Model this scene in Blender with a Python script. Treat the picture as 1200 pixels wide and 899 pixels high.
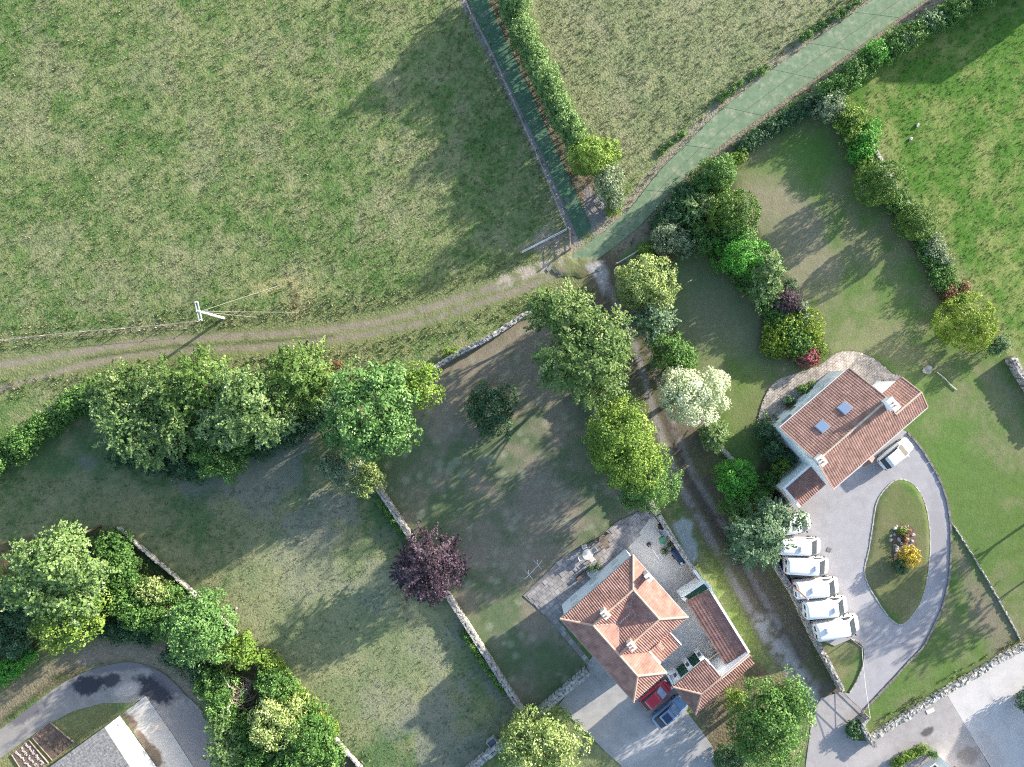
import bpy, bmesh, math, random
import numpy as np
from mathutils import Vector, Matrix

# ------------------------------------------------------------------ camera, light
for o in list(bpy.data.objects):
    bpy.data.objects.remove(o, do_unlink=True)
scene = bpy.context.scene
COL = scene.collection
FPX, HCAM, CU, CV = 830.0, 80.0, 600.0, 449.5       # focal length in photo pixels, flying height, principal point
GS = HCAM / FPX                                      # metres per photo pixel on the ground

cam_d = bpy.data.cameras.new('camera')
cam_d.sensor_fit = 'HORIZONTAL'; cam_d.sensor_width = 36.0
cam_d.lens = 36.0 * FPX / 1200.0
cam_d.clip_start = 0.5; cam_d.clip_end = 6000
cam = bpy.data.objects.new('camera', cam_d); COL.objects.link(cam)
cam.location = (0, 0, HCAM); cam.rotation_euler = (0, 0, 0)
scene.camera = cam

SUN_EL, SUN_AZ = math.radians(15.5), math.radians(35.0)   # elevation; azimuth counter-clockwise from +X
world = bpy.data.worlds.new('World'); scene.world = world; world.use_nodes = True
wn = world.node_tree.nodes; wl = world.node_tree.links
sky = wn.new('ShaderNodeTexSky'); sky.sky_type = 'NISHITA'; sky.sun_disc = False
sky.sun_elevation = SUN_EL; sky.sun_rotation = math.pi / 2 - SUN_AZ
sky.air_density = 1.0; sky.dust_density = 1.2; sky.ozone_density = 1.0
bg = wn['Background']; bg.inputs['Strength'].default_value = 0.15
wl.new(sky.outputs['Color'], bg.inputs['Color'])
sun_d = bpy.data.lights.new('sun', 'SUN'); sun_d.energy = 4.9; sun_d.angle = math.radians(0.6)
sun_d.color = (1.0, 0.91, 0.775)
sun = bpy.data.objects.new('sun', sun_d); COL.objects.link(sun)
sdir = Vector((math.cos(SUN_AZ) * math.cos(SUN_EL), math.sin(SUN_AZ) * math.cos(SUN_EL), math.sin(SUN_EL)))
sun.rotation_euler = sdir.to_track_quat('Z', 'Y').to_euler(); sun.location = sdir * 150

vs = scene.view_settings
vs.view_transform = 'Standard'; vs.look = 'None'; vs.gamma = 1.0; vs.use_curve_mapping = False
vs.exposure = 1.55
scene.cycles.use_denoising = False; scene.cycles.sample_clamp_indirect = 1.2; scene.cycles.use_adaptive_sampling = False; scene.cycles.filter_width = 1.1
scene.cycles.caustics_reflective = False; scene.cycles.caustics_refractive = False; scene.cycles.blur_glossy = 1.0
scene.cycles.max_bounces = 6; scene.cycles.diffuse_bounces = 3; scene.cycles.transparent_max_bounces = 6

# ------------------------------------------------------------------ helpers
R = math.radians
def P(u, v, z=0.0):
    """photo pixel -> point at height z (the photograph looks straight down)"""
    s = (HCAM - z) / FPX
    return Vector(((u - CU) * s, (CV - v) * s, z))
def P2(u, v, z=0.0):
    p = P(u, v, z); return (p.x, p.y)
def PX(pts, z=0.0):
    return [P2(u, v, z) for u, v in pts]

def tag(o, label=None, cat=None, group=None, kind=None):
    if label: o['label'] = label
    if cat: o['category'] = cat
    if group: o['group'] = group
    if kind: o['kind'] = kind
    return o
def thing(name, label, cat, loc=(0, 0, 0), rz=0.0, group=None):
    o = bpy.data.objects.new(name, None); COL.objects.link(o)
    o.empty_display_size = 0.3
    o.location = loc; o.rotation_euler = (0, 0, rz)
    return tag(o, label, cat, group)
def kids(o): return [c for c in bpy.data.objects if c.parent == o]
CH = {}
def link(name, me, parent=None):
    o = bpy.data.objects.new(name, me); COL.objects.link(o)
    if parent is not None:
        o.parent = parent; CH.setdefault(parent.name, []).append(o)
    return o
def copy_tree(o, parent=None):
    c = o.copy(); COL.objects.link(c); c.parent = parent
    if parent is not None: CH.setdefault(parent.name, []).append(c)
    for ch in list(CH.get(o.name, [])): copy_tree(ch, c)
    return c

class MB:
    def __init__(s): s.v = []; s.f = []
    def add(s, vs_, fs_):
        b = len(s.v); s.v += [tuple(p) for p in vs_]; s.f += [tuple(i + b for i in f) for f in fs_]
        return s
    def box(s, c, size, rz=0.0, rx=0.0, ry=0.0, jit=0.0, rng=None):
        M = Matrix.Translation(c) @ Matrix.Rotation(rz, 4, 'Z') @ Matrix.Rotation(ry, 4, 'Y') @ Matrix.Rotation(rx, 4, 'X')
        vs_ = []
        for z in (-.5, .5):
            for x, y in ((-.5, -.5), (.5, -.5), (.5, .5), (-.5, .5)):
                p = Vector((x * size[0], y * size[1], z * size[2]))
                if jit: p += Vector((rng.uniform(-jit, jit) * size[0], rng.uniform(-jit, jit) * size[1], rng.uniform(-jit, jit) * size[2]))
                vs_.append(M @ p)
        return s.add(vs_, [(3, 2, 1, 0), (4, 5, 6, 7), (0, 1, 5, 4), (1, 2, 6, 5), (2, 3, 7, 6), (3, 0, 4, 7)])
    def bar(s, a, b, w, h):
        """square bar from a to b"""
        a = Vector(a); b = Vector(b); d = b - a; L = d.length
        q = d.to_track_quat('X', 'Z').to_matrix().to_4x4(); M = Matrix.Translation((a + b) / 2) @ q
        vs_ = [M @ Vector((x * L / 2, y * w / 2, z * h / 2)) for z in (-1, 1) for x, y in ((-1, -1), (1, -1), (1, 1), (-1, 1))]
        return s.add(vs_, [(3, 2, 1, 0), (4, 5, 6, 7), (0, 1, 5, 4), (1, 2, 6, 5), (2, 3, 7, 6), (3, 0, 4, 7)])
    def quad(s, *pts): return s.add(pts, [tuple(range(len(pts)))])
    def prism(s, poly, z0, z1):
        """poly: 2D points counter-clockwise; z1 may be a list"""
        n = len(poly); a = sum(poly[i][0] * poly[(i + 1) % n][1] - poly[(i + 1) % n][0] * poly[i][1] for i in range(n))
        if a < 0: poly = poly[::-1]
        if not isinstance(z1, (list, tuple)): z1 = [z1] * n
        elif a < 0: z1 = z1[::-1]
        vs_ = [(x, y, z0) for x, y in poly] + [(x, y, z) for (x, y), z in zip(poly, z1)]
        fs_ = [tuple(range(n - 1, -1, -1)), tuple(range(n, 2 * n))] + [(i, (i + 1) % n, n + (i + 1) % n, n + i) for i in range(n)]
        return s.add(vs_, fs_)
    def tube(s, pts, rad, n=8, cap=True):
        pts = [Vector(p) for p in pts]
        if not isinstance(rad, (list, tuple)): rad = [rad] * len(pts)
        rings = []
        for i, p in enumerate(pts):
            d = (pts[min(i + 1, len(pts) - 1)] - pts[max(i - 1, 0)]).normalized()
            up = Vector((0, 0, 1)) if abs(d.z) < .9 else Vector((1, 0, 0))
            a = d.cross(up).normalized(); b = a.cross(d).normalized()
            rings.append([p + (a * math.cos(t) + b * math.sin(t)) * rad[i] for t in [2 * math.pi * k / n for k in range(n)]])
        return s.loft(rings, cap)
    def loft(s, rings, cap=True):
        n = len(rings[0]); vs_ = [p for r in rings for p in r]; fs_ = []
        for i in range(len(rings) - 1):
            for k in range(n):
                k2 = (k + 1) % n
                fs_.append((i * n + k, (i + 1) * n + k, (i + 1) * n + k2, i * n + k2))
        if cap:
            fs_.append(tuple(range(n))); fs_.append(tuple((len(rings) - 1) * n + k for k in range(n - 1, -1, -1)))
        return s.add(vs_, fs_)
    def ball(s, c, r, nu=10, nv=6, rng=None, jit=0.0):
        c = Vector(c); r = r if isinstance(r, (tuple, list)) else (r, r, r)
        rings = []
        for j in range(1, nv):
            th = math.pi * j / nv
            rings.append([c + Vector((r[0] * math.sin(th) * math.cos(2 * math.pi * k / nu), r[1] * math.sin(th) * math.sin(2 * math.pi * k / nu), r[2] * math.cos(th))) *
                          1 if not jit else c + Vector((r[0] * math.sin(th) * math.cos(2 * math.pi * k / nu), r[1] * math.sin(th) * math.sin(2 * math.pi * k / nu), r[2] * math.cos(th))) * (1 + rng.uniform(-jit, jit)) for k in range(nu)])
        return s.loft(rings, True)
    def build(s, name, mat, parent=None, smooth=False, bevel=0.0, recalc=True):
        me = bpy.data.meshes.new(name); me.from_pydata(s.v, [], s.f)
        if recalc or bevel:
            bm = bmesh.new(); bm.from_mesh(me)
            bmesh.ops.recalc_face_normals(bm, faces=bm.faces)
            if bevel: bmesh.ops.bevel(bm, geom=bm.edges[:], offset=bevel, segments=2, affect='EDGES', clamp_overlap=True)
            bm.to_mesh(me); bm.free()
        me.materials.append(mat)
        if smooth: me.polygons.foreach_set('use_smooth', [True] * len(me.polygons))
        me.update()
        return link(name, me, parent)

def fast_mesh(name, V, F, mat, attrs=None, smooth=False):
    """V (n,3), F (m,k) numpy arrays -> mesh; attrs: {name: (n,) floats or (n,3) colours}"""
    me = bpy.data.meshes.new(name); n, (m, k) = len(V), F.shape
    me.vertices.add(n); me.vertices.foreach_set('co', np.ascontiguousarray(V, dtype=np.float32).ravel())
    me.loops.add(m * k); me.loops.foreach_set('vertex_index', np.ascontiguousarray(F, dtype=np.int32).ravel())
    me.polygons.add(m); me.polygons.foreach_set('loop_start', np.arange(0, m * k, k, dtype=np.int32))
    if smooth: me.polygons.foreach_set('use_smooth', np.ones(m, dtype=bool))
    for an, a in (attrs or {}).items():
        if a.ndim == 1:
            at = me.attributes.new(an, 'FLOAT', 'POINT'); at.data.foreach_set('value', a.astype(np.float32))
        else:
            at = me.attributes.new(an, 'FLOAT_COLOR', 'POINT')
            at.data.foreach_set('color', np.hstack([a, np.ones((n, 1))]).astype(np.float32).ravel())
    me.materials.append(mat); me.update(calc_edges=True)
    return me

def smooth_closed(pts, k=6):
    n = len(pts); out = []
    for i in range(n):
        p0, p1, p2, p3 = [np.array(pts[(i + j) % n], float) for j in (-1, 0, 1, 2)]
        for t in np.linspace(0, 1, k, endpoint=False):
            out.append(tuple(0.5 * ((2 * p1) + (-p0 + p2) * t + (2 * p0 - 5 * p1 + 4 * p2 - p3) * t * t + (-p0 + 3 * p1 - 3 * p2 + p3) * t ** 3)))
    return out
def smooth_open(pts, k=6):
    pts = [np.array(p, float) for p in pts]; n = len(pts); out = []
    for i in range(n - 1):
        p0, p1, p2, p3 = pts[max(i - 1, 0)], pts[i], pts[i + 1], pts[min(i + 2, n - 1)]
        for t in np.linspace(0, 1, k, endpoint=False):
            out.append(tuple(0.5 * ((2 * p1) + (-p0 + p2) * t + (2 * p0 - 5 * p1 + 4 * p2 - p3) * t * t + (-p0 + 3 * p1 - 3 * p2 + p3) * t ** 3)))
    return out + [tuple(pts[-1])]
def resample(pts, step):
    pts = [Vector(p) for p in pts]; out = [pts[0].copy()]; acc = 0.0
    for a, b in zip(pts[:-1], pts[1:]):
        L = (b - a).length; t = step - acc
        while t < L:
            out.append(a.lerp(b, t / L)); t += step
        acc = L - (t - step)
    out.append(pts[-1].copy())
    return out

# ------------------------------------------------------------------ materials
def nt(name):
    m = bpy.data.materials.new(name); m.use_nodes = True
    return m, m.node_tree.nodes, m.node_tree.links, m.node_tree.nodes['Principled BSDF']
def noise(N, L, vec, scale, detail=4, rough=0.6):
    n = N.new('ShaderNodeTexNoise'); n.inputs['Scale'].default_value = scale
    n.inputs['Detail'].default_value = detail; n.inputs['Roughness'].default_value = rough
    L.new(vec, n.inputs['Vector']); return n.outputs['Fac']
def maprange(N, L, v, a, b, c, d):
    n = N.new('ShaderNodeMapRange'); n.inputs[1].default_value = a; n.inputs[2].default_value = b
    n.inputs[3].default_value = c; n.inputs[4].default_value = d; L.new(v, n.inputs[0]); return n.outputs[0]
def mixc(N, L, fac, a, b, blend='MIX'):
    n = N.new('ShaderNodeMix'); n.data_type = 'RGBA'; n.blend_type = blend
    for s_, val in ((n.inputs['Factor'], fac), (n.inputs[6], a), (n.inputs[7], b)):
        if isinstance(val, (int, float)): s_.default_value = val
        elif isinstance(val, tuple): s_.default_value = (*val, 1)
        else: L.new(val, s_)
    return n.outputs[2]
def coords(N, kind='Object'):
    t = N.new('ShaderNodeTexCoord'); return t.outputs[kind]
def geopos(N): return N.new('ShaderNodeNewGeometry').outputs['Position']
def bump(N, L, bsdf, h, strength=0.3, dist=0.05):
    b = N.new('ShaderNodeBump'); b.inputs['Strength'].default_value = strength; b.inputs['Distance'].default_value = dist
    L.new(h, b.inputs['Height']); L.new(b.outputs[0], bsdf.inputs['Normal'])

def plain(name, col, rough=0.6, var=0.25, scale=3.0, metal=0.0, bmp=0.0, spec=0.4, second=None, coat=0.0, rnd=0.0):
    m, N, L, b = nt(name); v = geopos(N)
    f1 = noise(N, L, v, scale, 5); f2 = noise(N, L, v, scale * 7, 3)
    c = mixc(N, L, maprange(N, L, f1, .3, .7, 0, 1), tuple(x * (1 - var) for x in col), tuple(min(1, x * (1 + var)) for x in (second or col)))
    c = mixc(N, L, maprange(N, L, f2, .3, .7, 0, .5 * var), c, tuple(x * .45 for x in col))
    if rnd:
        oi = N.new('ShaderNodeObjectInfo')
        c = mixc(N, L, maprange(N, L, oi.outputs['Random'], 0, 1, 0, rnd), c, tuple(x * .55 for x in col))
    L.new(c, b.inputs['Base Color']); b.inputs['Roughness'].default_value = rough; b.inputs['Metallic'].default_value = metal
    b.inputs['Specular IOR Level'].default_value = spec
    if coat: b.inputs['Coat Weight'].default_value = coat; b.inputs['Coat Roughness'].default_value = 0.05
    if bmp: bump(N, L, b, f2, bmp, 0.03)
    return m

def stained(name, c1, c2, scale, stains=(), rough=0.85, fine=.25, cracks=0.0, moss=None):
    """ground slab material: two tones of wear, fine grit and stains with shapes of their own
    stains: (x, y, rx, ry, rot, colour, amount, roughness)"""
    m, N, L, b = nt(name); v = geopos(N)
    a = noise(N, L, v, scale, 6, .65); f = noise(N, L, v, 7.0, 6, .7); g = noise(N, L, v, .55, 4, .6)
    c = mixc(N, L, maprange(N, L, a, .32, .68, 0, 1), c1, c2)
    c = mixc(N, L, maprange(N, L, f, .40, .75, 0, fine * .6), c, tuple(x * .45 for x in c1))
    c = mixc(N, L, maprange(N, L, g, .5, .75, 0, .35), c, tuple(x * .6 for x in c2))
    if moss:
        c = mixc(N, L, maprange(N, L, noise(N, L, v, .9, 6, .7), .52, .68, 0, moss[1]), c, moss[0])
    if cracks:
        vo = N.new('ShaderNodeTexVoronoi'); vo.feature = 'DISTANCE_TO_EDGE'; vo.inputs['Scale'].default_value = .35
        wv = N.new('ShaderNodeVectorMath'); wv.operation = 'ADD'
        nn = N.new('ShaderNodeTexNoise'); nn.inputs['Scale'].default_value = .8; L.new(v, nn.inputs['Vector'])
        L.new(v, wv.inputs[0]); L.new(nn.outputs['Color'], wv.inputs[1]); L.new(wv.outputs[0], vo.inputs['Vector'])
        c = mixc(N, L, maprange(N, L, vo.outputs['Distance'], 0.0, .02, cracks, 0), c, tuple(x * .3 for x in c1))
    rs = None
    wob = noise(N, L, v, 1.3, 5, .65)
    for (x, y, rx, ry, rot, col, amt, rgh) in stains:
        mp = N.new('ShaderNodeMapping'); mp.vector_type = 'TEXTURE'
        mp.inputs['Location'].default_value = (x, y, 0); mp.inputs['Rotation'].default_value = (0, 0, rot)
        mp.inputs['Scale'].default_value = (rx, ry, 1e3); L.new(v, mp.inputs['Vector'])
        ln = N.new('ShaderNodeVectorMath'); ln.operation = 'LENGTH'; L.new(mp.outputs[0], ln.inputs[0])
        ad = N.new('ShaderNodeMath'); ad.operation = 'MULTIPLY_ADD'; L.new(wob, ad.inputs[0]); ad.inputs[1].default_value = -1.6
        L.new(ln.outputs['Value'], ad.inputs[2])
        k = maprange(N, L, ad.outputs[0], -.1, .35, amt, 0)
        c = mixc(N, L, k, c, col)
        r_ = N.new('ShaderNodeMix'); r_.data_type = 'FLOAT'; L.new(k, r_.inputs[0])
        if rs is None: r_.inputs[2].default_value = rough
        else: L.new(rs, r_.inputs[2])
        r_.inputs[3].default_value = rgh; rs = r_.outputs[0]
    L.new(c, b.inputs['Base Color'])
    if rs is not None: L.new(rs, b.inputs['Roughness'])
    else: b.inputs['Roughness'].default_value = rough
    b.inputs['Specular IOR Level'].default_value = .3
    bump(N, L, b, f, .2, .01)
    return m

def attr_ground():
    m, N, L, b = nt('turf'); v = geopos(N)
    at = N.new('ShaderNodeAttribute'); at.attribute_name = 'tint'
    ag = N.new('ShaderNodeAttribute'); ag.attribute_name = 'grassy'
    f = noise(N, L, v, 3.2, 8, .75); g = noise(N, L, v, 11.0, 5, .8)
    vo = N.new('ShaderNodeTexVoronoi'); vo.inputs['Scale'].default_value = 4.5; L.new(v, vo.inputs['Vector'])
    hs = N.new('ShaderNodeHueSaturation'); L.new(at.outputs['Color'], hs.inputs['Color'])
    hs.inputs['Saturation'].default_value = 1.12
    mv = N.new('ShaderNodeMix'); mv.data_type = 'FLOAT'; L.new(ag.outputs['Fac'], mv.inputs[0])
    L.new(maprange(N, L, g, .32, .68, .60, 1.38), mv.inputs[2]); L.new(maprange(N, L, g, .32, .68, .54, 1.44), mv.inputs[3])
    L.new(mv.outputs[0], hs.inputs['Value'])
    L.new(maprange(N, L, f, .3, .7, .478, .522), hs.inputs['Hue'])
    c = mixc(N, L, maprange(N, L, f, .46, .70, 0, .34), hs.outputs[0], (.33, .32, .18), 'MIX')
    c = mixc(N, L, ag.outputs['Fac'], hs.outputs[0], c)
    dk = N.new('ShaderNodeMath'); dk.operation = 'MULTIPLY'
    L.new(maprange(N, L, f, .44, .28, 0, .6), dk.inputs[0]); L.new(ag.outputs['Fac'], dk.inputs[1])
    c = mixc(N, L, dk.outputs[0], c, (.045, .085, .025))
    L.new(c, b.inputs['Base Color']); b.inputs['Roughness'].default_value = .95; b.inputs['Specular IOR Level'].default_value = .1
    ad = N.new('ShaderNodeMath'); ad.operation = 'ADD'; L.new(f, ad.inputs[0]); L.new(vo.outputs['Distance'], ad.inputs[1])
    bp = N.new('ShaderNodeBump'); bp.inputs['Distance'].default_value = .08
    L.new(ad.outputs[0], bp.inputs['Height']); L.new(maprange(N, L, ag.outputs['Fac'], .2, 1, .10, .5), bp.inputs['Strength'])
    L.new(bp.outputs[0], b.inputs['Normal'])
    return m

def attr_tuft():
    m, N, L, b = nt('grass_blades')
    at = N.new('ShaderNodeAttribute'); at.attribute_name = 'tint'
    L.new(at.outputs['Color'], b.inputs['Base Color']); b.inputs['Roughness'].default_value = .8
    b.inputs['Specular IOR Level'].default_value = .15
    tr = N.new('ShaderNodeBsdfTranslucent'); L.new(at.outputs['Color'], tr.inputs['Color'])
    mx = N.new('ShaderNodeMixShader'); mx.inputs[0].default_value = .3
    L.new(b.outputs[0], mx.inputs[1]); L.new(tr.outputs[0], mx.inputs[2])
    L.new(mx.outputs[0], N['Material Output'].inputs['Surface'])
    return m

def leafmat(name, c1, c2, c3=None, trans=.20, rough=.6):
    m, N, L, b = nt('leaf_' + name)
    at = N.new('ShaderNodeAttribute'); at.attribute_name = 'var'
    rp = N.new('ShaderNodeValToRGB'); L.new(at.outputs['Fac'], rp.inputs[0])
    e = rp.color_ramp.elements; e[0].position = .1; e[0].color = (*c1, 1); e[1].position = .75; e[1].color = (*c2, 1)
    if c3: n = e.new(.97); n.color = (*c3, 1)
    L.new(rp.outputs[0], b.inputs['Base Color']); b.inputs['Roughness'].default_value = rough
    b.inputs['Specular IOR Level'].default_value = .25
    tr = N.new('ShaderNodeBsdfTranslucent'); L.new(rp.outputs[0], tr.inputs['Color'])
    mx = N.new('ShaderNodeMixShader'); mx.inputs[0].default_value = trans
    L.new(b.outputs[0], mx.inputs[1]); L.new(tr.outputs[0], mx.inputs[2])
    L.new(mx.outputs[0], N['Material Output'].inputs['Surface'])
    return m

def glass(name, col=(.05, .07, .1), rough=.06):
    m, N, L, b = nt(name)
    b.inputs['Base Color'].default_value = (*col, 1); b.inputs['Roughness'].default_value = rough
    b.inputs['Specular IOR Level'].default_value = .9; b.inputs['IOR'].default_value = 1.55
    return m

M = {}
M['turf'] = attr_ground(); M['blade'] = attr_tuft()
M['bark'] = plain('bark', (.13, .10, .075), .9, .4, 4, bmp=.5)
M['bark_pale'] = plain('bark_pale', (.42, .38, .33), .9, .3, 4, bmp=.4)
M['white_wall'] = plain('white_render', (.89, .90, .90), .85, .03, .7)
M['cream_wall'] = plain('cream_render', (.70, .66, .56), .85, .08, .7)
M['stone'] = plain('wall_stone', (.34, .32, .29), .95, .45, 2.2, bmp=.6, second=(.42, .41, .38))
M['stone_core'] = plain('wall_core', (.15, .14, .12), .95, .4, 3, bmp=.5)
M['pale_stone'] = plain('limestone', (.34, .325, .30), .95, .45, 2.0, bmp=.6)
M['coping'] = plain('pale_coping', (.62, .59, .54), .85, .12, 2)
M['tile'] = plain('clay_tile', (.225, .13, .108), .8, .32, 1.3, second=(.27, .155, .128), bmp=.15)
M['tile_pink'] = plain('pink_clay_tile', (.285, .155, .128), .8, .32, 1.1, second=(.335, .19, .155), bmp=.15)
M['tile_dark'] = plain('old_clay_tile', (.24, .135, .115), .85, .26, 1.6, second=(.28, .155, .13), bmp=.15)
M['ridge'] = plain('ridge_tile', (.47, .32, .25), .8, .2, 3)
M['mortar'] = plain('mortar_ridge', (.48, .40, .32), .85, .2, 3)
M['lead'] = plain('lead_flashing', (.30, .34, .40), .5, .2, 3)
M['slate'] = plain('weathered_slate', (.20, .20, .205), .85, .45, 3.5, second=(.25, .245, .24), bmp=.3, rnd=.35)
M['white_sheet'] = plain('white_sheet_roof', (.84, .85, .86), .55, .04, 1)
M['paint_white'] = plain('white_paint', (.72, .73, .74), .35, .03, 2, coat=.5)
M['trim_black'] = plain('black_trim', (.02, .02, .022), .5, .1, 4)
M['tyre'] = plain('tyre_rubber', (.025, .025, .027), .85, .2, 6)
M['alloy'] = plain('alloy', (.45, .46, .48), .35, .1, 6, metal=.8)
M['red_paint'] = plain('red_paint', (.36, .008, .03), .3, .05, 2, coat=.8)
M['blue_paint'] = plain('blue_paint', (.16, .24, .38), .3, .05, 2, coat=.8)
M['glass'] = glass('window_glass'); M['car_glass'] = plain('car_glass', (.035, .045, .055), .3, .1, 2, spec=.3); M['sky_glass'] = glass('sky_toned_glass', (.22, .29, .42), .1)
M['lamp_glass'] = glass('headlamp_glass', (.6, .62, .65), .15)
M['lamp_red'] = glass('tail_lamp', (.35, .01, .01), .25)
M['galv'] = plain('galvanised_steel', (.50, .53, .56), .45, .15, 5, metal=.3)
M['wood'] = plain('weathered_wood', (.30, .25, .20), .85, .35, 3, bmp=.4)
M['red_wood'] = plain('reddish_pole_wood', (.42, .22, .13), .8, .2, 3)
M['pole_white'] = plain('concrete_pole', (.66, .66, .64), .8, .12, 3)
M['wire'] = plain('wire', (.34, .34, .32), .6, .1, 3)
M['green_paint'] = plain('dark_green_paint', (.015, .075, .045), .55, .2, 2)
M['frame_white'] = plain('white_frame', (.80, .81, .80), .5, .05, 3)
M['navy'] = plain('navy_tarpaulin', (.020, .045, .10), .45, .3, 3, bmp=.4)
M['black_plastic'] = plain('black_plastic', (.025, .028, .032), .55, .2, 3)
M['green_plastic'] = plain('green_plastic', (.10, .30, .20), .6, .1, 3)
M['white_plastic'] = plain('white_plastic', (.56, .54, .52), .5, .06, 4)
M['wicker'] = plain('brown_wicker', (.20, .155, .12), .85, .35, 8, bmp=.5)
M['soil'] = plain('bare_soil', (.15, .105, .08), .95, .4, 2.5, bmp=.6)
M['chalk'] = plain('pale_mulch', (.45, .40, .37), .95, .3, 3, bmp=.5)
M['kerb'] = plain('pale_kerb', (.36, .345, .31), .9, .25, 3, bmp=.4)
M['kerb_dark'] = plain('dark_kerb', (.17, .155, .15), .9, .3, 3, bmp=.4)
M['dead_wood'] = plain('dead_wood', (.36, .28, .23), .9, .3, 3)
M['shutter'] = plain('pale_shutter', (.66, .69, .68), .7, .1, 3)
M['terracotta'] = plain('terracotta', (.42, .18, .10), .8, .15, 4)
# ------------------------------------------------------------------ ground sheet
_rs = np.random.RandomState(7); _lat = _rs.rand(256, 256)
def vnoise(x, y):
    xi = np.floor(x).astype(int); yi = np.floor(y).astype(int); fx = x - xi; fy = y - yi
    fx = fx * fx * (3 - 2 * fx); fy = fy * fy * (3 - 2 * fy)
    a = _lat[xi & 255, yi & 255]; b = _lat[(xi + 1) & 255, yi & 255]; c = _lat[xi & 255, (yi + 1) & 255]; d = _lat[(xi + 1) & 255, (yi + 1) & 255]
    return (a * (1 - fx) + b * fx) * (1 - fy) + (c * (1 - fx) + d * fx) * fy
def fbm(x, y, s, o=4, seed=0):
    t = 0; w = 1; ws = 0; x = x / s + seed * 17.3; y = y / s + seed * 9.1
    for k in range(o):
        t = t + w * vnoise(x, y); ws += w; w *= .55; x = x * 2.03 + 11.7; y = y * 2.03 + 5.3
    return t / ws
def sd_line(U, V, pts):
    d = np.full(U.shape, 1e9)
    for (ax, ay), (bx, by) in zip(pts[:-1], pts[1:]):
        ex, ey = bx - ax, by - ay; L2 = ex * ex + ey * ey + 1e-9
        t = np.clip(((U - ax) * ex + (V - ay) * ey) / L2, 0, 1)
        d = np.minimum(d, np.hypot(U - ax - t * ex, V - ay - t * ey))
    return d
def sd_poly(U, V, pts):
    d = sd_line(U, V, pts + [pts[0]]); ins = np.zeros(U.shape, bool)
    for (ax, ay), (bx, by) in zip(pts, pts[1:] + [pts[0]]):
        c = ((ay > V) != (by > V)) & (U < (bx - ax) * (V - ay) / ((by - ay) + 1e-12) + ax); ins ^= c
    return np.where(ins, -d, d)
def sstep(x, a, b):
    t = np.clip((x - a) / (b - a), 0, 1); return t * t * (3 - 2 * t)
def lerp(A, B, t): return A + (np.array(B) - A) * t[..., None]

RIGHT_FIELD = [(965, 118), (1018, 165), (1048, 225), (1088, 275), (1125, 335), (1168, 400), (1205, 445), (1900, 1000), (1900, -700), (1160, -10)]
RIGHT_LAWN = [(790, 245), (880, 165), (955, 122), (1018, 165), (1048, 225), (1088, 275), (1125, 335), (1168, 400), (1205, 445), (1600, 760), (1200, 760), (1020, 862), (990, 812), (905, 655), (860, 560), (830, 500), (770, 400), (735, 315)]
WALLED = [(620, 367), (575, 396), (510, 433), (440, 565), (480, 625), (525, 695), (617, 838), (688, 785), (655, 720), (735, 645), (770, 600), (703, 493), (680, 457), (640, 380)]
PADDOCK = [(440, 565), (505, 440), (390, 432), (120, 452), (0, 545), (-500, 800), (-300, 800), (60, 600), (141, 617), (216, 682), (278, 739), (340, 800), (424, 899), (480, 1000), (480, 1000), (548, 899), (617, 838), (525, 695), (480, 625)]
SCRUB = [(-60, 640), (141, 617), (216, 682), (278, 739), (340, 800), (424, 899), (480, 1000), (240, 1000), (245, 842), (217, 812), (184, 783), (152, 774), (113, 781), (52, 814), (0, 853), (-80, 910)]
LANE = [(703, 318), (735, 390), (780, 470), (815, 555), (850, 625), (893, 700), (940, 775), (962, 815)]
TRACK = [(-400, 440), (0, 428), (100, 418), (230, 404), (350, 395), (450, 380), (540, 352), (610, 328), (665, 308)]

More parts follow.
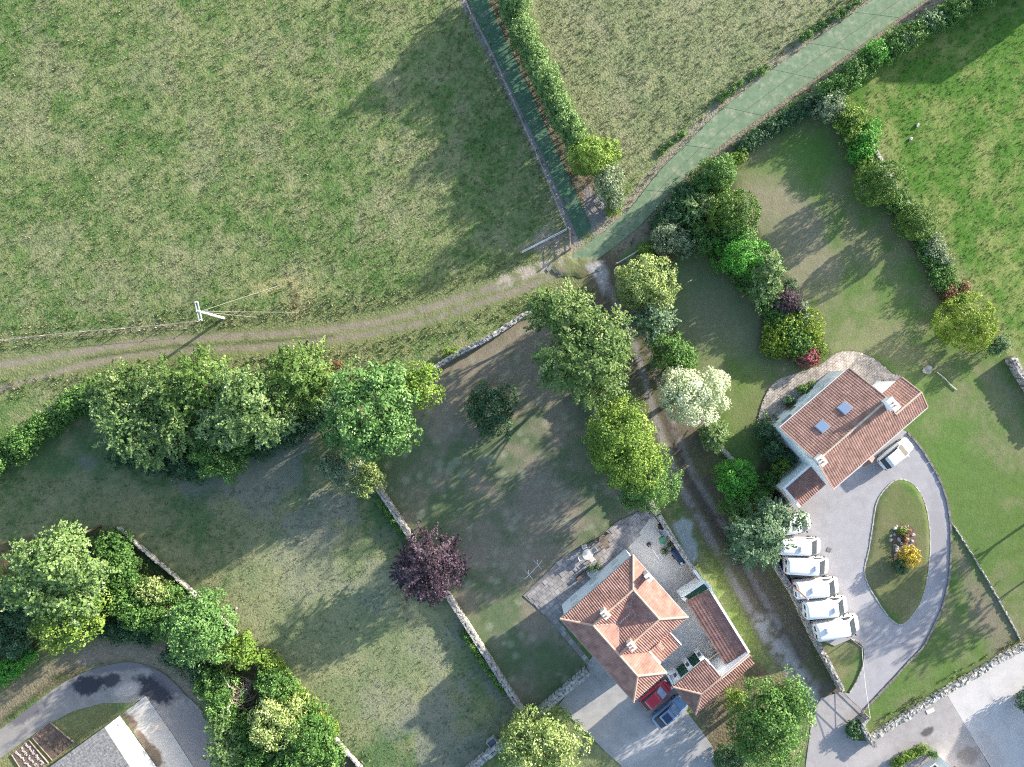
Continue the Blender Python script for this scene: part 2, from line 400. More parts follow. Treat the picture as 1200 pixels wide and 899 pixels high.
def ground_tint(U, V):
    n_big = fbm(U, V, 60, 4, 1); n_mid = fbm(U, V, 22, 4, 2); n_f = fbm(U, V, 7, 3, 3); n_s = fbm(U, V, 3.0, 2, 4)
    n_w = fbm(U, V, 130, 3, 9)
    wob = (fbm(U, V, 14, 3, 5) - .5) * 16
    t = sstep(.26 * n_mid + .34 * n_f + .18 * n_big + .22 * n_s + .22 * (n_w - .5), .34, .66)
    c = lerp(np.broadcast_to(np.array((.080, .140, .042)), U.shape + (3,)), (.205, .215, .100), t)
    g = np.ones(U.shape)
    # tired pasture: pinkish straw drifts
    c = lerp(c, (.265, .235, .145), .42 * sstep(fbm(U, V, 38, 5, 6), .50, .70))
    c = lerp(c, (.08, .145, .05), .35 * sstep(fbm(U, V, 16, 3, 21), .60, .74))
    # field between the two lanes is drier
    ne = sd_poly(U, V, [(600, -300), (610, 0), (720, 235), (800, 165), (1010, 5), (1300, -210)])
    c = lerp(c, (.24, .225, .14), .45 * sstep(-ne, 0, 12))
    # bright field behind the hedge
    k = sstep(-sd_poly(U, V, RIGHT_FIELD) + wob * .3, -2, 4)
    rf = lerp(np.broadcast_to(np.array((.075, .165, .030)), c.shape), (.20, .24, .075), sstep(.5 * n_mid + .35 * n_f + .15 * n_big, .38, .68))
    rf = lerp(rf, (.24, .24, .11), .6 * sstep(sd_line(U, V, [(965, 118), (1018, 165), (1048, 225), (1088, 275), (1125, 335), (1168, 400), (1205, 445)]) * -1, -26, -4))
    c = c * np.array((1.06, 1.07, 1.15)); rf = rf * np.array((1.10, 1.03, 1.28))
    c = lerp(c, rf, k); g = g * (1 - .55 * k)
    # lawns of the right hand house
    kl = sstep(-sd_poly(U, V, RIGHT_LAWN), -2, 3) * (1 - k)
    lw = lerp(np.broadcast_to(np.array((.105, .155, .05)), c.shape), (.175, .175, .09), sstep(.5 * n_big + .35 * n_mid + .15 * n_f, .40, .64))
    lw = lerp(lw, (.10, .175, .045), .45 * sstep(-sd_poly(U, V, [(1075, 485), (1130, 490), (1125, 560), (1090, 540)]) + wob * 2, -30, 22))
    lw = lerp(lw, (.25, .21, .145), .65 * sstep(-sd_poly(U, V, [(880, 225), (930, 200), (960, 260), (975, 330), (935, 345), (905, 290)]) + wob * 1.6, -22, 14))
    lw = lerp(lw, (.09, .165, .04), .6 * sstep(-sd_poly(U, V, [(880, 200), (960, 140), (1010, 190), (960, 240)]) + wob * 2, -15, 25))
    lw = lerp(lw, (.135, .145, .09), .6 * sstep(-sd_poly(U, V, [(815, 290), (860, 330), (900, 380), (925, 430), (880, 420), (800, 400), (795, 320)]) + wob * 1.8, -24, 14))  # patch tone stands in for shade lying on the lawn
    lw = lerp(lw, (.13, .18, .05), .5 * sstep(-sd_poly(U, V, [(850, 430), (890, 420), (895, 470), (850, 520), (835, 490)]) + wob, -14, 12))
    lw = lerp(lw, (.20, .155, .12), .7 * sstep(-sd_poly(U, V, [(1120, 640), (1190, 745), (1180, 790), (1140, 720)]) + wob, -14, 10))
    lw = lerp(lw, (.15, .135, .07), .55 * sstep(-sd_poly(U, V, [(1018, 690), (1025, 600), (1050, 565), (1085, 600), (1088, 680), (1057, 730)]), -3, 3))
    lw = lw * np.array((1.08, 1.08, 1.2))
    c = lerp(c, lw, kl); g = g * (1 - .72 * kl)
    # walled lawn: parched, with pale rosettes
    kw = sstep(-sd_poly(U, V, WALLED), -2, 3)
    wc = lerp(np.broadcast_to(np.array((.085, .108, .058)), c.shape), (.178, .150, .112), sstep(.55 * n_big + .3 * n_mid + .15 * n_f, .36, .60))
    rng = np.random.RandomState(3); sp = np.zeros(U.shape)
    for _ in range(230):
        x, y, r = rng.uniform(450, 740), rng.uniform(380, 800), rng.uniform(2.5, 7)
        m_ = (np.abs(U - x) < 10) & (np.abs(V - y) < 10)
        if m_.any(): sp[m_] = np.maximum(sp[m_], 1 - sstep(np.hypot(U[m_] - x, V[m_] - y), r * .5, r))
    wc = lerp(wc, (.25, .25, .18), .42 * sp)
    wc = wc * np.array((1.38, 1.38, 1.45))
    c = lerp(c, wc, kw); g = g * (1 - .75 * kw)
    # paddock
    kp = sstep(-sd_poly(U, V, PADDOCK), -2, 3)
    pc = lerp(np.broadcast_to(np.array((.075, .105, .042)), c.shape), (.19, .165, .085), sstep(.45 * n_big + .3 * n_mid + .25 * n_f, .37, .63))
    pc = lerp(pc, (.17, .145, .12), .6 * sstep(fbm(U, V, 70, 4, 12), .5, .66))
    pc = lerp(pc, (.23, .205, .11), .5 * sstep(-sd_poly(U, V, [(300, 640), (450, 640), (560, 760), (400, 890), (250, 720)]) + wob, -25, 20))
    pc = pc * np.array((1.22, 1.38, 1.55))
    c = lerp(c, pc, kp); g = g * (1 - .35 * kp)
    # scrubby bank, leaf litter
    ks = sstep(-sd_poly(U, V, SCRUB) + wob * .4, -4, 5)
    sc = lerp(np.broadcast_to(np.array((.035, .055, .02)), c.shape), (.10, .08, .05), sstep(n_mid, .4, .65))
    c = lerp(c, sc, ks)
    bank = sd_line(U, V, [(-40, 860), (0, 822), (60, 775), (115, 757), (165, 757), (205, 775), (238, 815), (255, 850)])
    c = lerp(c, (.215, .175, .125), .9 * sstep(-(bank + wob * .5), -22, -12))
    c = lerp(c, (.26, .215, .19), .5 * sstep(-(sd_line(U, V, [(100, 770), (150, 762), (195, 776), (232, 818)]) + wob * .5), -16, -5))
    c = lerp(c, (.13, .15, .06), .7 * sstep(-(sd_line(U, V, [(-40, 836), (0, 800), (60, 764), (105, 747)]) + wob * .6), -14, -5))
    yard = sd_poly(U, V, [(-80, 960), (-40, 900), (0, 880), (54, 848), (121, 822), (145, 836), (122, 852), (50, 905), (40, 960)])
    c = lerp(c, (.21, .20, .095), .9 * sstep(-yard, -2, 3))
    # lane between the properties
    dl = sd_line(U, V, LANE)
    c = lerp(c, (.135, .107, .088), .9 * sstep(-(dl + wob * .5), -36, -22))
    c = lerp(c, (.115, .12, .055), .55 * sstep(-(dl + wob * .5), -36, -22) * sstep(n_mid, .46, .62))
    r1 = sd_line(U, V, [(712, 335), (742, 395), (768, 490), (793, 562), (822, 612), (857, 679), (893, 736), (925, 783), (955, 815)])
    r2 = sd_line(U, V, [(724, 330), (755, 390), (782, 480), (815, 560), (840, 600), (882, 679), (909, 726), (934, 775), (958, 805)])
    c = lerp(c, (.085, .07, .065), .75 * sstep(-(np.minimum(sd_line(U, V, [(775, 470), (811, 569), (857, 645), (899, 712), (935, 772)]), 99) + wob * .2), -8, -3))
    c = lerp(c, (.29, .26, .265), .75 * sstep(-(r1 + wob * .22), -6.5, -2) * sstep(n_f, .18, .42))
    c = lerp(c, (.28, .25, .25), .62 * sstep(-(r2 + wob * .22), -5.5, -2) * sstep(n_f, .22, .5))
    c = lerp(c, (.36, .345, .36), .8 * sstep(-(sd_line(U, V, [(893, 730), (915, 765), (940, 800), (955, 825)]) + wob * .4), -13, -6) * sstep(n_f, .36, .55))
    c = lerp(c, (.13, .17, .05), .6 * sstep(-(sd_line(U, V, [(835, 650), (850, 690), (868, 730), (885, 770)]) + wob * .6), -14, -4))
    c = lerp(c, (.15, .11, .085), .85 * sstep(-sd_poly(U, V, [(805, 832), (885, 775), (925, 800), (905, 880), (835, 880)]) + wob, -6, 8))
    # pale spill of lime and rubble by the yard wall
    c = lerp(c, (.46, .47, .47), .9 * sstep(-sd_poly(U, V, [(788, 615), (800, 607), (811, 613), (810, 628), (816, 640), (818, 652), (812, 662), (803, 650), (795, 630)]) + wob * .35, -2, 2))
    # grass verges and wheel tracks along the field edge
    dt = sd_line(U, V, TRACK)
    c = lerp(c, (.165, .175, .085), .65 * sstep(-(dt + wob * .4), -42, -20))
    c = lerp(c, (.225, .21, .13), .38 * sstep(-(dt + wob * .6), -17, -5))
    u1 = sd_line(U, V, [(-60, 436), (0, 428), (60, 418), (100, 411), (175, 400), (250, 395), (305, 392), (382, 387), (450, 376), (520, 356), (585, 334), (640, 315)])
    u2 = sd_line(U, V, [(-60, 470), (0, 456), (60, 438), (100, 427), (150, 417), (200, 412), (297, 408), (350, 401), (420, 394), (490, 380), (560, 357), (620, 336), (660, 318)])
    rut = (.255, .215, .175)
    c = lerp(c, rut, .95 * sstep(-(u1 + wob * .2), -5.5, -1.5) * sstep(n_f, .20, .44))
    c = lerp(c, rut, .9 * sstep(-(u2 + wob * .2), -5.5, -1.5) * sstep(n_f, .20, .44))
    c = lerp(c, (.085, .10, .05), .75 * sstep(-(sd_line(U, V, [(100, 420), (200, 406), (300, 401), (390, 394)]) + wob * .15), -2.6, -.8))
    c = lerp(c, (.40, .34, .29), .9 * sstep(-(sd_line(U, V, [(590, 330), (622, 316), (650, 308)]) + wob * .5), -11, -3) * sstep(n_f, .3, .5))
    c = lerp(c, (.33, .27, .235), .85 * sstep(-sd_poly(U, V, [(610, 288), (640, 270), (665, 274), (680, 284), (668, 300), (645, 298)]) + wob * .8, -9, 6) * sstep(n_f, .28, .5))
    c = lerp(c, (.29, .26, .18), .5 * sstep(-(sd_line(U, V, [(-300, 425), (0, 398), (80, 392), (160, 386), (230, 381)]) + wob * .2), -5, -1))
    # bare mound and hollow by the pole
    c = lerp(c, (.36, .32, .17), .6 * sstep(-(sd_line(U, V, [(300, 340), (340, 330), (360, 345), (350, 366)]) + wob * .7), -14, -4))
    c = lerp(c, (.10, .075, .05), .8 * sstep(-(np.hypot(U - 333, V - 323)), -4.5, -1.5))
    c = lerp(c, (.11, .08, .055), .6 * sstep(-(sd_line(U, V, [(344, 342), (345, 358)]) + wob * .2), -6, -1.5))
    # road verges: gravel and bare earth
    vl = sd_line(U, V, [(526, -60), (544, 0), (600, 115), (636, 190), (676, 284)])
    c = lerp(c, (.27, .235, .25), .85 * sstep(-(vl + wob * .2), -7, -2))
    vr = sd_line(U, V, [(585, -20), (600, 40), (640, 130), (690, 225)])
    c = lerp(c, (.135, .105, .085), .9 * sstep(-(vr + wob * .4), -22, -10))
    c = lerp(c, (.25, .215, .225), .9 * sstep(-sd_poly(U, V, [(686, 215), (705, 232), (722, 252), (695, 275), (682, 245)]) + wob * .3, -3, 4))
    e1 = sd_line(U, V, [(1125, -80), (1020, -3), (896, 84), (836, 132), (769, 200), (733, 246), (700, 272)])
    c = lerp(c, (.29, .25, .205), .85 * sstep(-(e1 + wob * .25), -10, -3))
    e2 = sd_line(U, V, [(1180, -62), (1090, 4), (905, 134), (845, 178), (798, 221), (758, 267), (725, 292)])
    c = lerp(c, (.24, .19, .165), .85 * sstep(-(e2 + wob * .25), -12, -4))
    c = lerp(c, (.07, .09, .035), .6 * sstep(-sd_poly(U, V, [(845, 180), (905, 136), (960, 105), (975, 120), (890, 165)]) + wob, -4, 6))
    c = lerp(c, (.38, .36, .37), .9 * sstep(-sd_poly(U, V, [(686, 312), (706, 306), (714, 320), (708, 345), (700, 330)]) + wob * .3, -3, 3))
    g = g * (1 - .6 * np.maximum(sstep(-dl, -30, -18), sstep(-np.minimum(u1, u2), -9, -3)))
    # planted borders: dark soil
    for bd in ([(745, 320), (770, 262), (850, 188), (872, 240), (905, 300), (940, 350), (975, 415), (940, 430), (895, 410), (890, 350), (830, 300), (805, 262), (780, 300)],
               [(968, 125), (1005, 135), (1040, 215), (1090, 285), (1165, 400), (1140, 410), (1100, 350), (1060, 275), (1010, 200)],
               [(735, 335), (775, 345), (800, 400), (850, 500), (845, 530), (815, 490), (770, 420)],
               [(845, 545), (885, 560), (900, 500), (918, 540), (912, 590), (930, 600), (905, 655), (860, 620)]):
        c = lerp(c, (.075, .065, .045), .8 * sstep(-sd_poly(U, V, bd) + wob * .5, -4, 5))
    # churned grass by the gate and under the purple tree
    c = c * (0.86 + .28 * n_s[..., None])
    lum = c.mean(-1, keepdims=True); sat = c.max(-1) - c.min(-1)
    c = c * np.array((.86, .90, .90))
    return np.clip(c, .01, .8), g

def axis(lo, hi, step, far):
    a = list(np.arange(lo, hi + 1e-6, step)); s = step * 2; l = [lo]; h = [hi]
    while l[-1] > -far: l.append(l[-1] - s); h.append(h[-1] + s); s *= 1.35
    return np.array(sorted(set(l[1:] + a + h[1:])))
GX = axis(-64, 64, .26, 1500); GY = axis(-49, 49, .26, 1500)
gx, gy = np.meshgrid(GX, GY); GU = CU + gx / GS; GV = CV - gy / GS
tint, grassy = ground_tint(GU, GV)
inner = (np.abs(gx) < 70) & (np.abs(gy) < 55)
rel = (fbm(gx, gy, 1.1, 3, 30) + .6 * fbm(gx, gy, .45, 2, 31)) / 1.6
gz = np.where(inner, -.10 + .11 * rel * (.35 + .65 * grassy), -.05)
gz = np.minimum(gz, -.01)
nx, ny = len(GX), len(GY)
idx = np.arange(nx * ny).reshape(ny, nx)
GF = np.stack([idx[:-1, :-1].ravel(), idx[:-1, 1:].ravel(), idx[1:, 1:].ravel(), idx[1:, :-1].ravel()], 1)
me = fast_mesh('ground', np.stack([gx.ravel(), gy.ravel(), gz.ravel()], 1), GF, M['turf'], {'tint': tint.reshape(-1, 3), 'grassy': grassy.ravel()}, True)
tag(link('ground', me), kind='structure')

# grass tufts on the rough pasture (nobody could count them)
def tufts(name, n, region, size, seed, label, dens_noise=.45, cat='grass', gain=1.0):
    rng = np.random.RandomState(seed)
    x0, x1, y0, y1 = region['box']
    U = rng.uniform(x0, x1, n); V = rng.uniform(y0, y1, n)
    keep = region['fn'](U, V) & (fbm(U, V, 9, 3, seed) + rng.uniform(-.2, .2, n) > dens_noise)
    U, V = U[keep], V[keep]; n = len(U)
    c, _ = ground_tint(U, V)
    px = (U - CU) * GS; py = (CV - V) * GS
    pz = np.full(n, -.09); B = 5
    sz = size * rng.uniform(.55, 1.35, n)
    az = rng.uniform(0, 2 * np.pi, (n, B)); tilt = rng.uniform(.25, 1.0, (n, B))
    hx = np.cos(az); hy = np.sin(az); L = sz[:, None] * rng.uniform(.7, 1.2, (n, B))
    w = L * .17
    base = np.stack([np.repeat(px[:, None], B, 1) + hx * sz[:, None] * .15, np.repeat(py[:, None], B, 1) + hy * sz[:, None] * .15, np.repeat(pz[:, None], B, 1)], -1)
    tip = base + np.stack([hx * L * tilt, hy * L * tilt, L * np.sqrt(np.maximum(.08, 1.15 - tilt ** 2))], -1)
    side = np.stack([-hy * w, hx * w, 0 * w], -1)
    mid = base * .45 + tip * .55 + np.array([0, 0, .02])
    V4 = np.stack([base, mid + side, tip, mid - side], 2).reshape(-1, 3)
    F = np.arange(len(V4)).reshape(-1, 4)
    br = rng.uniform(.75, 1.35, (n, B, 1)) * gain
    straw = (rng.rand(n, B, 1) < .26)
    tc = np.where(straw, c[:, None, :] * .4 + np.array((.36, .32, .18)) * .6, c[:, None, :] * .7 + np.array((.08, .16, .04)) * .3) * br
    tc = np.repeat(tc.reshape(-1, 3), 4, 0)
    o = link(name, fast_mesh(name, V4, F, M['blade'], {'tint': np.clip(tc, 0, .9)}))
    return tag(o, label, cat, kind='stuff')
_road1 = [(548, -30), (603, 113), (640, 190), (690, 275)]; _road2 = [(1140, -70), (1055, 0), (840, 153), (765, 225), (690, 300)]
def reg_pasture(U, V):
    return ((sd_poly(U, V, [(-40, -40), (540, -40), (600, 120), (672, 282), (600, 318), (520, 345), (400, 375), (240, 385), (-40, 405)]) < 0) |
            (sd_poly(U, V, [(625, -40), (635, 30), (722, 220), (800, 150), (1005, 0), (1060, -40)]) < 0))
tufts('pasture_grass', 56000, {'box': (-40, 1060, -40, 410), 'fn': reg_pasture}, .17, 5, 'rough tussocky grass of straw and green across the dry pasture', .40)
def reg_right(U, V): return sd_poly(U, V, [(985, 125), (1025, 160), (1055, 220), (1095, 275), (1130, 330), (1175, 395), (1240, 445), (1240, -40), (1210, -40)]) < 0
tufts('meadow_grass', 16000, {'box': (985, 1240, -40, 445), 'fn': reg_right}, .13, 6, 'lush bright green meadow grass behind the garden hedge', .40)
def reg_pad(U, V): return sd_poly(U, V, [(440, 575), (400, 560), (250, 575), (150, 560), (0, 560), (-40, 640), (130, 605), (225, 680), (290, 735), (350, 790), (440, 900), (540, 895), (610, 838), (470, 625)]) < 0
tufts('paddock_grass', 26000, {'box': (-40, 620, 540, 900), 'fn': reg_pad}, .13, 8, 'short grazed grass of the paddock beside the long stone wall', .42)
def reg_verge(U, V):
    a = (sd_line(U, V, TRACK) < 44) & (sd_line(U, V, TRACK) > 18) & (V < 480) & (V > 340)
    b = (sd_line(U, V, [(1015, -8), (890, 80), (830, 128), (765, 195), (735, 235)]) < 10)
    d = (sd_line(U, V, [(540, -20), (598, 118), (632, 192), (668, 275)]) < 6)
    h_ = (sd_line(U, V, [(1090, 6), (905, 137), (845, 181), (798, 224), (758, 270), (722, 296)]) < 4) | (sd_line(U, V, [(576, 0), (630, 113), (664, 190), (694, 262)]) < 3)
    e = (sd_line(U, V, [(155, 640), (215, 690), (275, 735), (330, 790), (390, 850), (425, 890)]) < 9)
    f = (sd_line(U, V, [(1025, 850), (1067, 824), (1107, 800), (1147, 776), (1195, 748)]) < 4)
    return a | b | d | e | f | h_
tufts('verge_grass', 60000, {'box': (-40, 1210, -40, 900), 'fn': reg_verge}, .26, 9, 'long unmown grass along the verges and wall feet', .30)

# ------------------------------------------------------------------ roads, drives and paving
def sheet(name, poly, z, mat, parent=None, kind='structure', label=None):
    bm = bmesh.new(); f = bm.faces.new([bm.verts.new((x, y, z)) for x, y in poly])
    bmesh.ops.triangulate(bm, faces=[f]); bmesh.ops.recalc_face_normals(bm, faces=bm.faces)
    me = bpy.data.meshes.new(name); bm.to_mesh(me); bm.free()
    if me.polygons and me.polygons[0].normal.z < 0: me.flip_normals()
    me.materials.append(mat); o = link(name, me, parent)
    if parent is None: tag(o, kind=kind)
    return o

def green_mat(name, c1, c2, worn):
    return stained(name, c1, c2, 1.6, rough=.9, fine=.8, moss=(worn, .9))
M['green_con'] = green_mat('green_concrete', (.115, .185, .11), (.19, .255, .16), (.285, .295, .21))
M['green_lane'] = green_mat('shaded_green_concrete', (.045, .12, .07), (.08, .16, .10), (.15, .17, .12))  # deeper green, with the shade over the lane put into the colour
M['joint'] = plain('road_joint', (.12, .12, .10), .95, .3, 3)

def lane_slabs(name, left, right, step, lanes, mat, seed, zb=.012, ragged=False):
    rng = random.Random(seed)
    Lp = resample([P(*p) for p in left], .5); Rp = resample([P(*p) for p in right], .5)
    n = 200
    def at(pts, t): f = t * (len(pts) - 1); i = min(int(f), len(pts) - 2); return pts[i].lerp(pts[i + 1], f - i)
    outline = [(p.x, p.y) for p in Lp] + [(p.x, p.y) for p in reversed(Rp)]
    root = sheet(name, outline, zb, M['joint'])
    total = sum((b - a).length for a, b in zip(Lp[:-1], Lp[1:])); ns = int(total / step)
    cuts = [0] + [(k + rng.uniform(-.18, .18)) / ns for k in range(1, ns)] + [1]
    for a, b in zip(cuts[:-1], cuts[1:]):
        g = .012 / total * 2
        for k in range(lanes):
            s0 = k / lanes + (.008 if k else 0); s1 = (k + 1) / lanes - (.008 if k < lanes - 1 else 0)
            if lanes == 2:
                off = .02; s0 += off if k else 0; s1 += off if not k else 0
            rows = []
            sub = max(1, int((b - a) * total / 1.6))
            for i in range(sub + 1):
                t = (a + g) + (b - a - 2 * g) * i / sub; l, r = at(Lp, t), at(Rp, t); rows.append((l.lerp(r, s0), l.lerp(r, s1)))
            if b == 1 and ragged: rows[-1] = (rows[-1][0] + Vector((rng.uniform(-.5, .9), rng.uniform(-.3, .5), 0)), rows[-1][1] + Vector((rng.uniform(-.5, .9), rng.uniform(-.3, .5), 0)))
            poly = [(p.x, p.y) for p, _ in rows] + [(q.x, q.y) for _, q in reversed(rows)]
            MB().prism(poly, zb + .001, zb + .022 + rng.uniform(0, .008)).build('slab', mat, root)
    return root
lane_slabs('road', [(1115, -67), (1023, 0), (900, 85), (840, 133), (773, 200), (737, 247), (702, 276), (664, 304)],
           [(1172, -64), (1083, 0), (900, 131), (840, 174), (793, 217), (753, 262), (722, 288), (690, 311)], 6.2, 2, M['green_con'], 1)
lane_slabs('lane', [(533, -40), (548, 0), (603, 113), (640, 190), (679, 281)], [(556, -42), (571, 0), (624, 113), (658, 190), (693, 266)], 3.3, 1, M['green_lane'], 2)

# dirt dragged over the end of the road, and turf creeping over its edges
_rg = random.Random(41)
def ragged(pts, amp, step=3.0):
    q = resample([Vector((*p, 0)) for p in pts + [pts[0]]], step)[:-1]
    return [(p.x + _rg.uniform(-amp, amp), p.y + _rg.uniform(-amp, amp)) for p in q]
DIRT_SPILL = ragged([(640, 316), (650, 300), (668, 296), (676, 303), (688, 300), (693, 306), (712, 300), (708, 312), (690, 322), (668, 326)], 2.6)
# driveway of the right hand house
asph = stained('pale_asphalt', (.285, .28, .30), (.345, .335, .355), .9, stains=[(*P2(925, 650), 2.5, 1.2, .3, (.2, .2, .21), .3, .8), (*P2(1000, 700), 4, 2, .8, (.38, .365, .38), .5, .9), (*P2(1100, 640), 1.1, 7, .1, (.25, .24, .255), .7, .9), (*P2(1030, 545), 3, 1.2, .7, (.25, .24, .25), .5, .9), (*P2(1075, 745), 1.0, 4, -.6, (.25, .24, .25), .6, .9), (*P2(940, 600), 3, 1.6, .4, (.27, .255, .25), .6, .9)], fine=.3)
drive = [(985, 812), (995, 812), (1003, 800), (1011, 781), (1013, 764), (1009, 754), (997, 749), (978, 757), (964, 751), (950, 724), (938, 702), (925, 674), (914, 640), (908, 610), (905, 596), (930, 590), (960, 565), (980, 545), (1040, 495), (1062, 506), (1076, 521), (1087, 537), (1103, 567), (1112, 600), (1114, 633), (1112, 677), (1104, 710), (1099, 723), (1083, 755), (1064, 776), (1045, 797), (1013, 832)]
island = smooth_closed([(1013, 668), (1018, 645), (1022, 620), (1027, 590), (1037, 573), (1051, 562), (1067, 565), (1080, 580), (1087, 603), (1090, 633), (1088, 667), (1082, 697), (1072, 717), (1057, 732), (1043, 725), (1027, 702), (1017, 685)], 5)
sheet('driveway', PX(drive), .012, asph)
# turf island with kerb lies on the driveway
isl_mat = M['turf']
def turf_sheet(name, poly_px, z, parent=None):
    pts = np.array(poly_px); x0, y0 = pts.min(0) - 1; x1, y1 = pts.max(0) + 1
    us = np.arange(x0, x1, 2.4); vs_ = np.arange(y0, y1, 2.4); uu, vv = np.meshgrid(us, vs_)
    ins = sd_poly(uu, vv, [tuple(p) for p in poly_px]) < 0
    bm = bmesh.new(); poly = [bm.verts.new((*P2(*p), z)) for p in poly_px]
    es = [bm.edges.new((poly[i], poly[(i + 1) % len(poly)])) for i in range(len(poly))]
    inside = sd_poly(uu, vv, [tuple(p) for p in poly_px]) < -1.6
    for a, b in zip(uu[inside], vv[inside]): bm.verts.new((*P2(a, b), z + .03))
    f = bm.faces.new(poly)
    bm.to_mesh(me_ := bpy.data.meshes.new(name)); bm.free()
    # constrained triangulation
    from mathutils.geometry import delaunay_2d_cdt
    co = [Vector(P2(*p)) for p in poly_px] + [Vector(P2(a, b)) for a, b in zip(uu[inside], vv[inside])]
    vo, ed, fo, *_ = delaunay_2d_cdt(co, [], [list(range(len(poly_px)))], 1, 1e-5)
    V = np.array([(p.x, p.y, z) for p in vo]); Fx = np.array([tuple(f_) for f_ in fo])
    U_, V_ = CU + V[:, 0] / GS, CV - V[:, 1] / GS
    t_, g_ = ground_tint(U_, V_)
    dd = -sd_poly(U_, V_, [tuple(p) for p in poly_px]); V[:, 2] += np.clip(dd * .03, 0, .12)
    bpy.data.meshes.remove(me_)
    m2 = fast_mesh(name, V, Fx, M['turf'], {'tint': t_, 'grassy': g_ * .6}, True)
    if m2.polygons[0].normal.z < 0: m2.flip_normals()
    o = link(name, m2, parent)
    if parent is None: tag(o, kind='structure')
    return o
turf_sheet('lawn_island', island, .02)
turf_sheet('dirt_apron', DIRT_SPILL, .036)
def kerb_line(name, pts_px, w, h, step, mat, closed=False, seed=0, parent=None, label=None, cat=None, jit=.10):
    rng = random.Random(seed); pts = [P(*p) for p in pts_px]
    if closed: pts.append(pts[0])
    rs_ = resample(pts, step); mb = MB()
    for a, b in zip(rs_[:-1], rs_[1:]):
        d = b - a
        if d.length < .05: continue
        mb.box(((a.x + b.x) / 2, (a.y + b.y) / 2, h / 2 - .04 + rng.uniform(-.01, .01)), (d.length * .94, w * rng.uniform(.85, 1.15), h + .08), math.atan2(d.y, d.x), jit=jit, rng=rng)
    o = mb.build(name, mat, parent)
    if label: tag(o, label, cat)
    else: tag(o, kind='structure')
    return o
kerb_line('kerb', island, .13, .07, .5, M['kerb'], True, 1)
kerb_line('kerb', smooth_open([(1063, 507), (1076, 521), (1087, 537), (1103, 567), (1112, 600), (1114, 633), (1112, 677), (1104, 710), (1099, 723), (1083, 755), (1064, 776), (1045, 797), (1013, 831)], 4), .22, .13, .6, M['kerb_dark'], False, 2)
kerb_line('kerb', smooth_open([(997, 749), (1009, 754), (1013, 764), (1011, 781), (1003, 800), (996, 811)], 4), .16, .09, .5, M['kerb'], False, 3)

# cobbled terrace behind the right hand house
cob = stained('cobbles', (.26, .225, .195), (.34, .30, .265), 2.2, rough=.9, fine=.5, cracks=.0)
terr = smooth_closed([(889, 490), (896, 465), (910, 446), (934, 437), (960, 428), (980, 414), (1000, 412), (1020, 418), (1034, 428), (1046, 438), (1054, 444), (1030, 470), (1000, 480), (940, 520), (905, 515), (893, 505)], 4)
sheet('terrace', PX(terr), .014, cob)
def setts(name, poly_px, z, mat, w, l, ang, gap, seed, kind='stuff', parent=None, hh=.03, miss=0.0):
    """small paving units, joined"""
    rng = random.Random(seed); pts = np.array([P2(*p) for p in poly_px]); ca, sa = math.cos(ang), math.sin(ang)
    loc = np.stack([pts[:, 0] * ca + pts[:, 1] * sa, -pts[:, 0] * sa + pts[:, 1] * ca], 1); mb = MB()
    x0, y0 = loc.min(0); x1, y1 = loc.max(0); poly = [tuple(p) for p in loc]; r = 0
    ys = np.arange(y0, y1, w)
    for j, y in enumerate(ys):
        xs = np.arange(x0 + (l / 2 if j % 2 else 0), x1, l)
        d = sd_poly(xs + l / 2, np.full(xs.shape, y + w / 2), poly)
        for x in xs[d < -.35 * min(w, l)]:
            if rng.random() < miss: continue
            cx, cy = x + l / 2, y + w / 2
            mb.box((cx * ca - cy * sa, cx * sa + cy * ca, z + hh / 2 + rng.uniform(-.006, .006)), (l - gap, w - gap, hh), ang + rng.uniform(-.01, .01))
    o = mb.build(name, mat, parent, recalc=False); tag(o, kind=kind); return o
M['sett'] = plain('sett_stone', (.33, .29, .255), .9, .45, 1.5, second=(.40, .355, .315), bmp=.3)
_t = [o for o in COL.objects if o.name == 'terrace'][0]
setts('paving_setts', terr, .014, M['sett'], .26, .40, R(40), .03, 4, parent=_t)

# front forecourt, yard and patio of the walled house
con = stained('yard_concrete', (.27, .265, .265), (.38, .365, .355), .7, stains=[(*P2(700, 850), 3, 1.2, .7, (.34, .31, .29), .5, .9), (*P2(760, 870), 4, 1.5, .6, (.45, .43, .42), .6, .9), (*P2(800, 690), 2.5, 2.0, .7, (.27, .25, .235), .85, .85), (*P2(830, 800), 2, 1, .6, (.3, .28, .26), .5, .9)], fine=.22, cracks=0)
sheet('forecourt', PX([(690, 775), (687, 784), (655, 826), (671, 844), (693, 864), (713, 884), (728, 897), (740, 960), (850, 960), (838, 899), (836, 876), (821, 855), (804, 833), (815, 812), (790, 790), (760, 745), (720, 735)]), .008, con)
ycon = stained('court_concrete', (.48, .455, .43), (.55, .525, .495), .8, stains=[(*P2(800, 690), 2.5, 2.0, .7, (.33, .31, .29), .8, .85), (*P2(760, 650), 2, 1, .6, (.56, .53, .50), .6, .9), (*P2(845, 770), 1, 1.5, .6, (.24, .22, .2), .6, .9)], fine=.02)
sheet('yard', PX([(765, 603), (806, 659), (829, 690), (856, 745), (850, 790), (820, 800), (790, 805), (770, 760), (735, 690), (730, 650)]), .016, ycon)
pav = stained('paving_bed', (.19, .175, .17), (.26, .24, .225), 1.4, fine=.4)
patio_px = [(613, 698), (660, 652), (700, 632), (722, 612), (757, 596), (768, 604), (742, 640), (735, 650), (658, 722), (655, 728), (700, 785), (690, 782), (640, 722), (622, 706)]
patio = sheet('patio', PX(patio_px), .004, pav)
M['slab'] = plain('paving_slab', (.25, .235, .235), .9, .4, .9, second=(.31, .29, .285), bmp=.25)
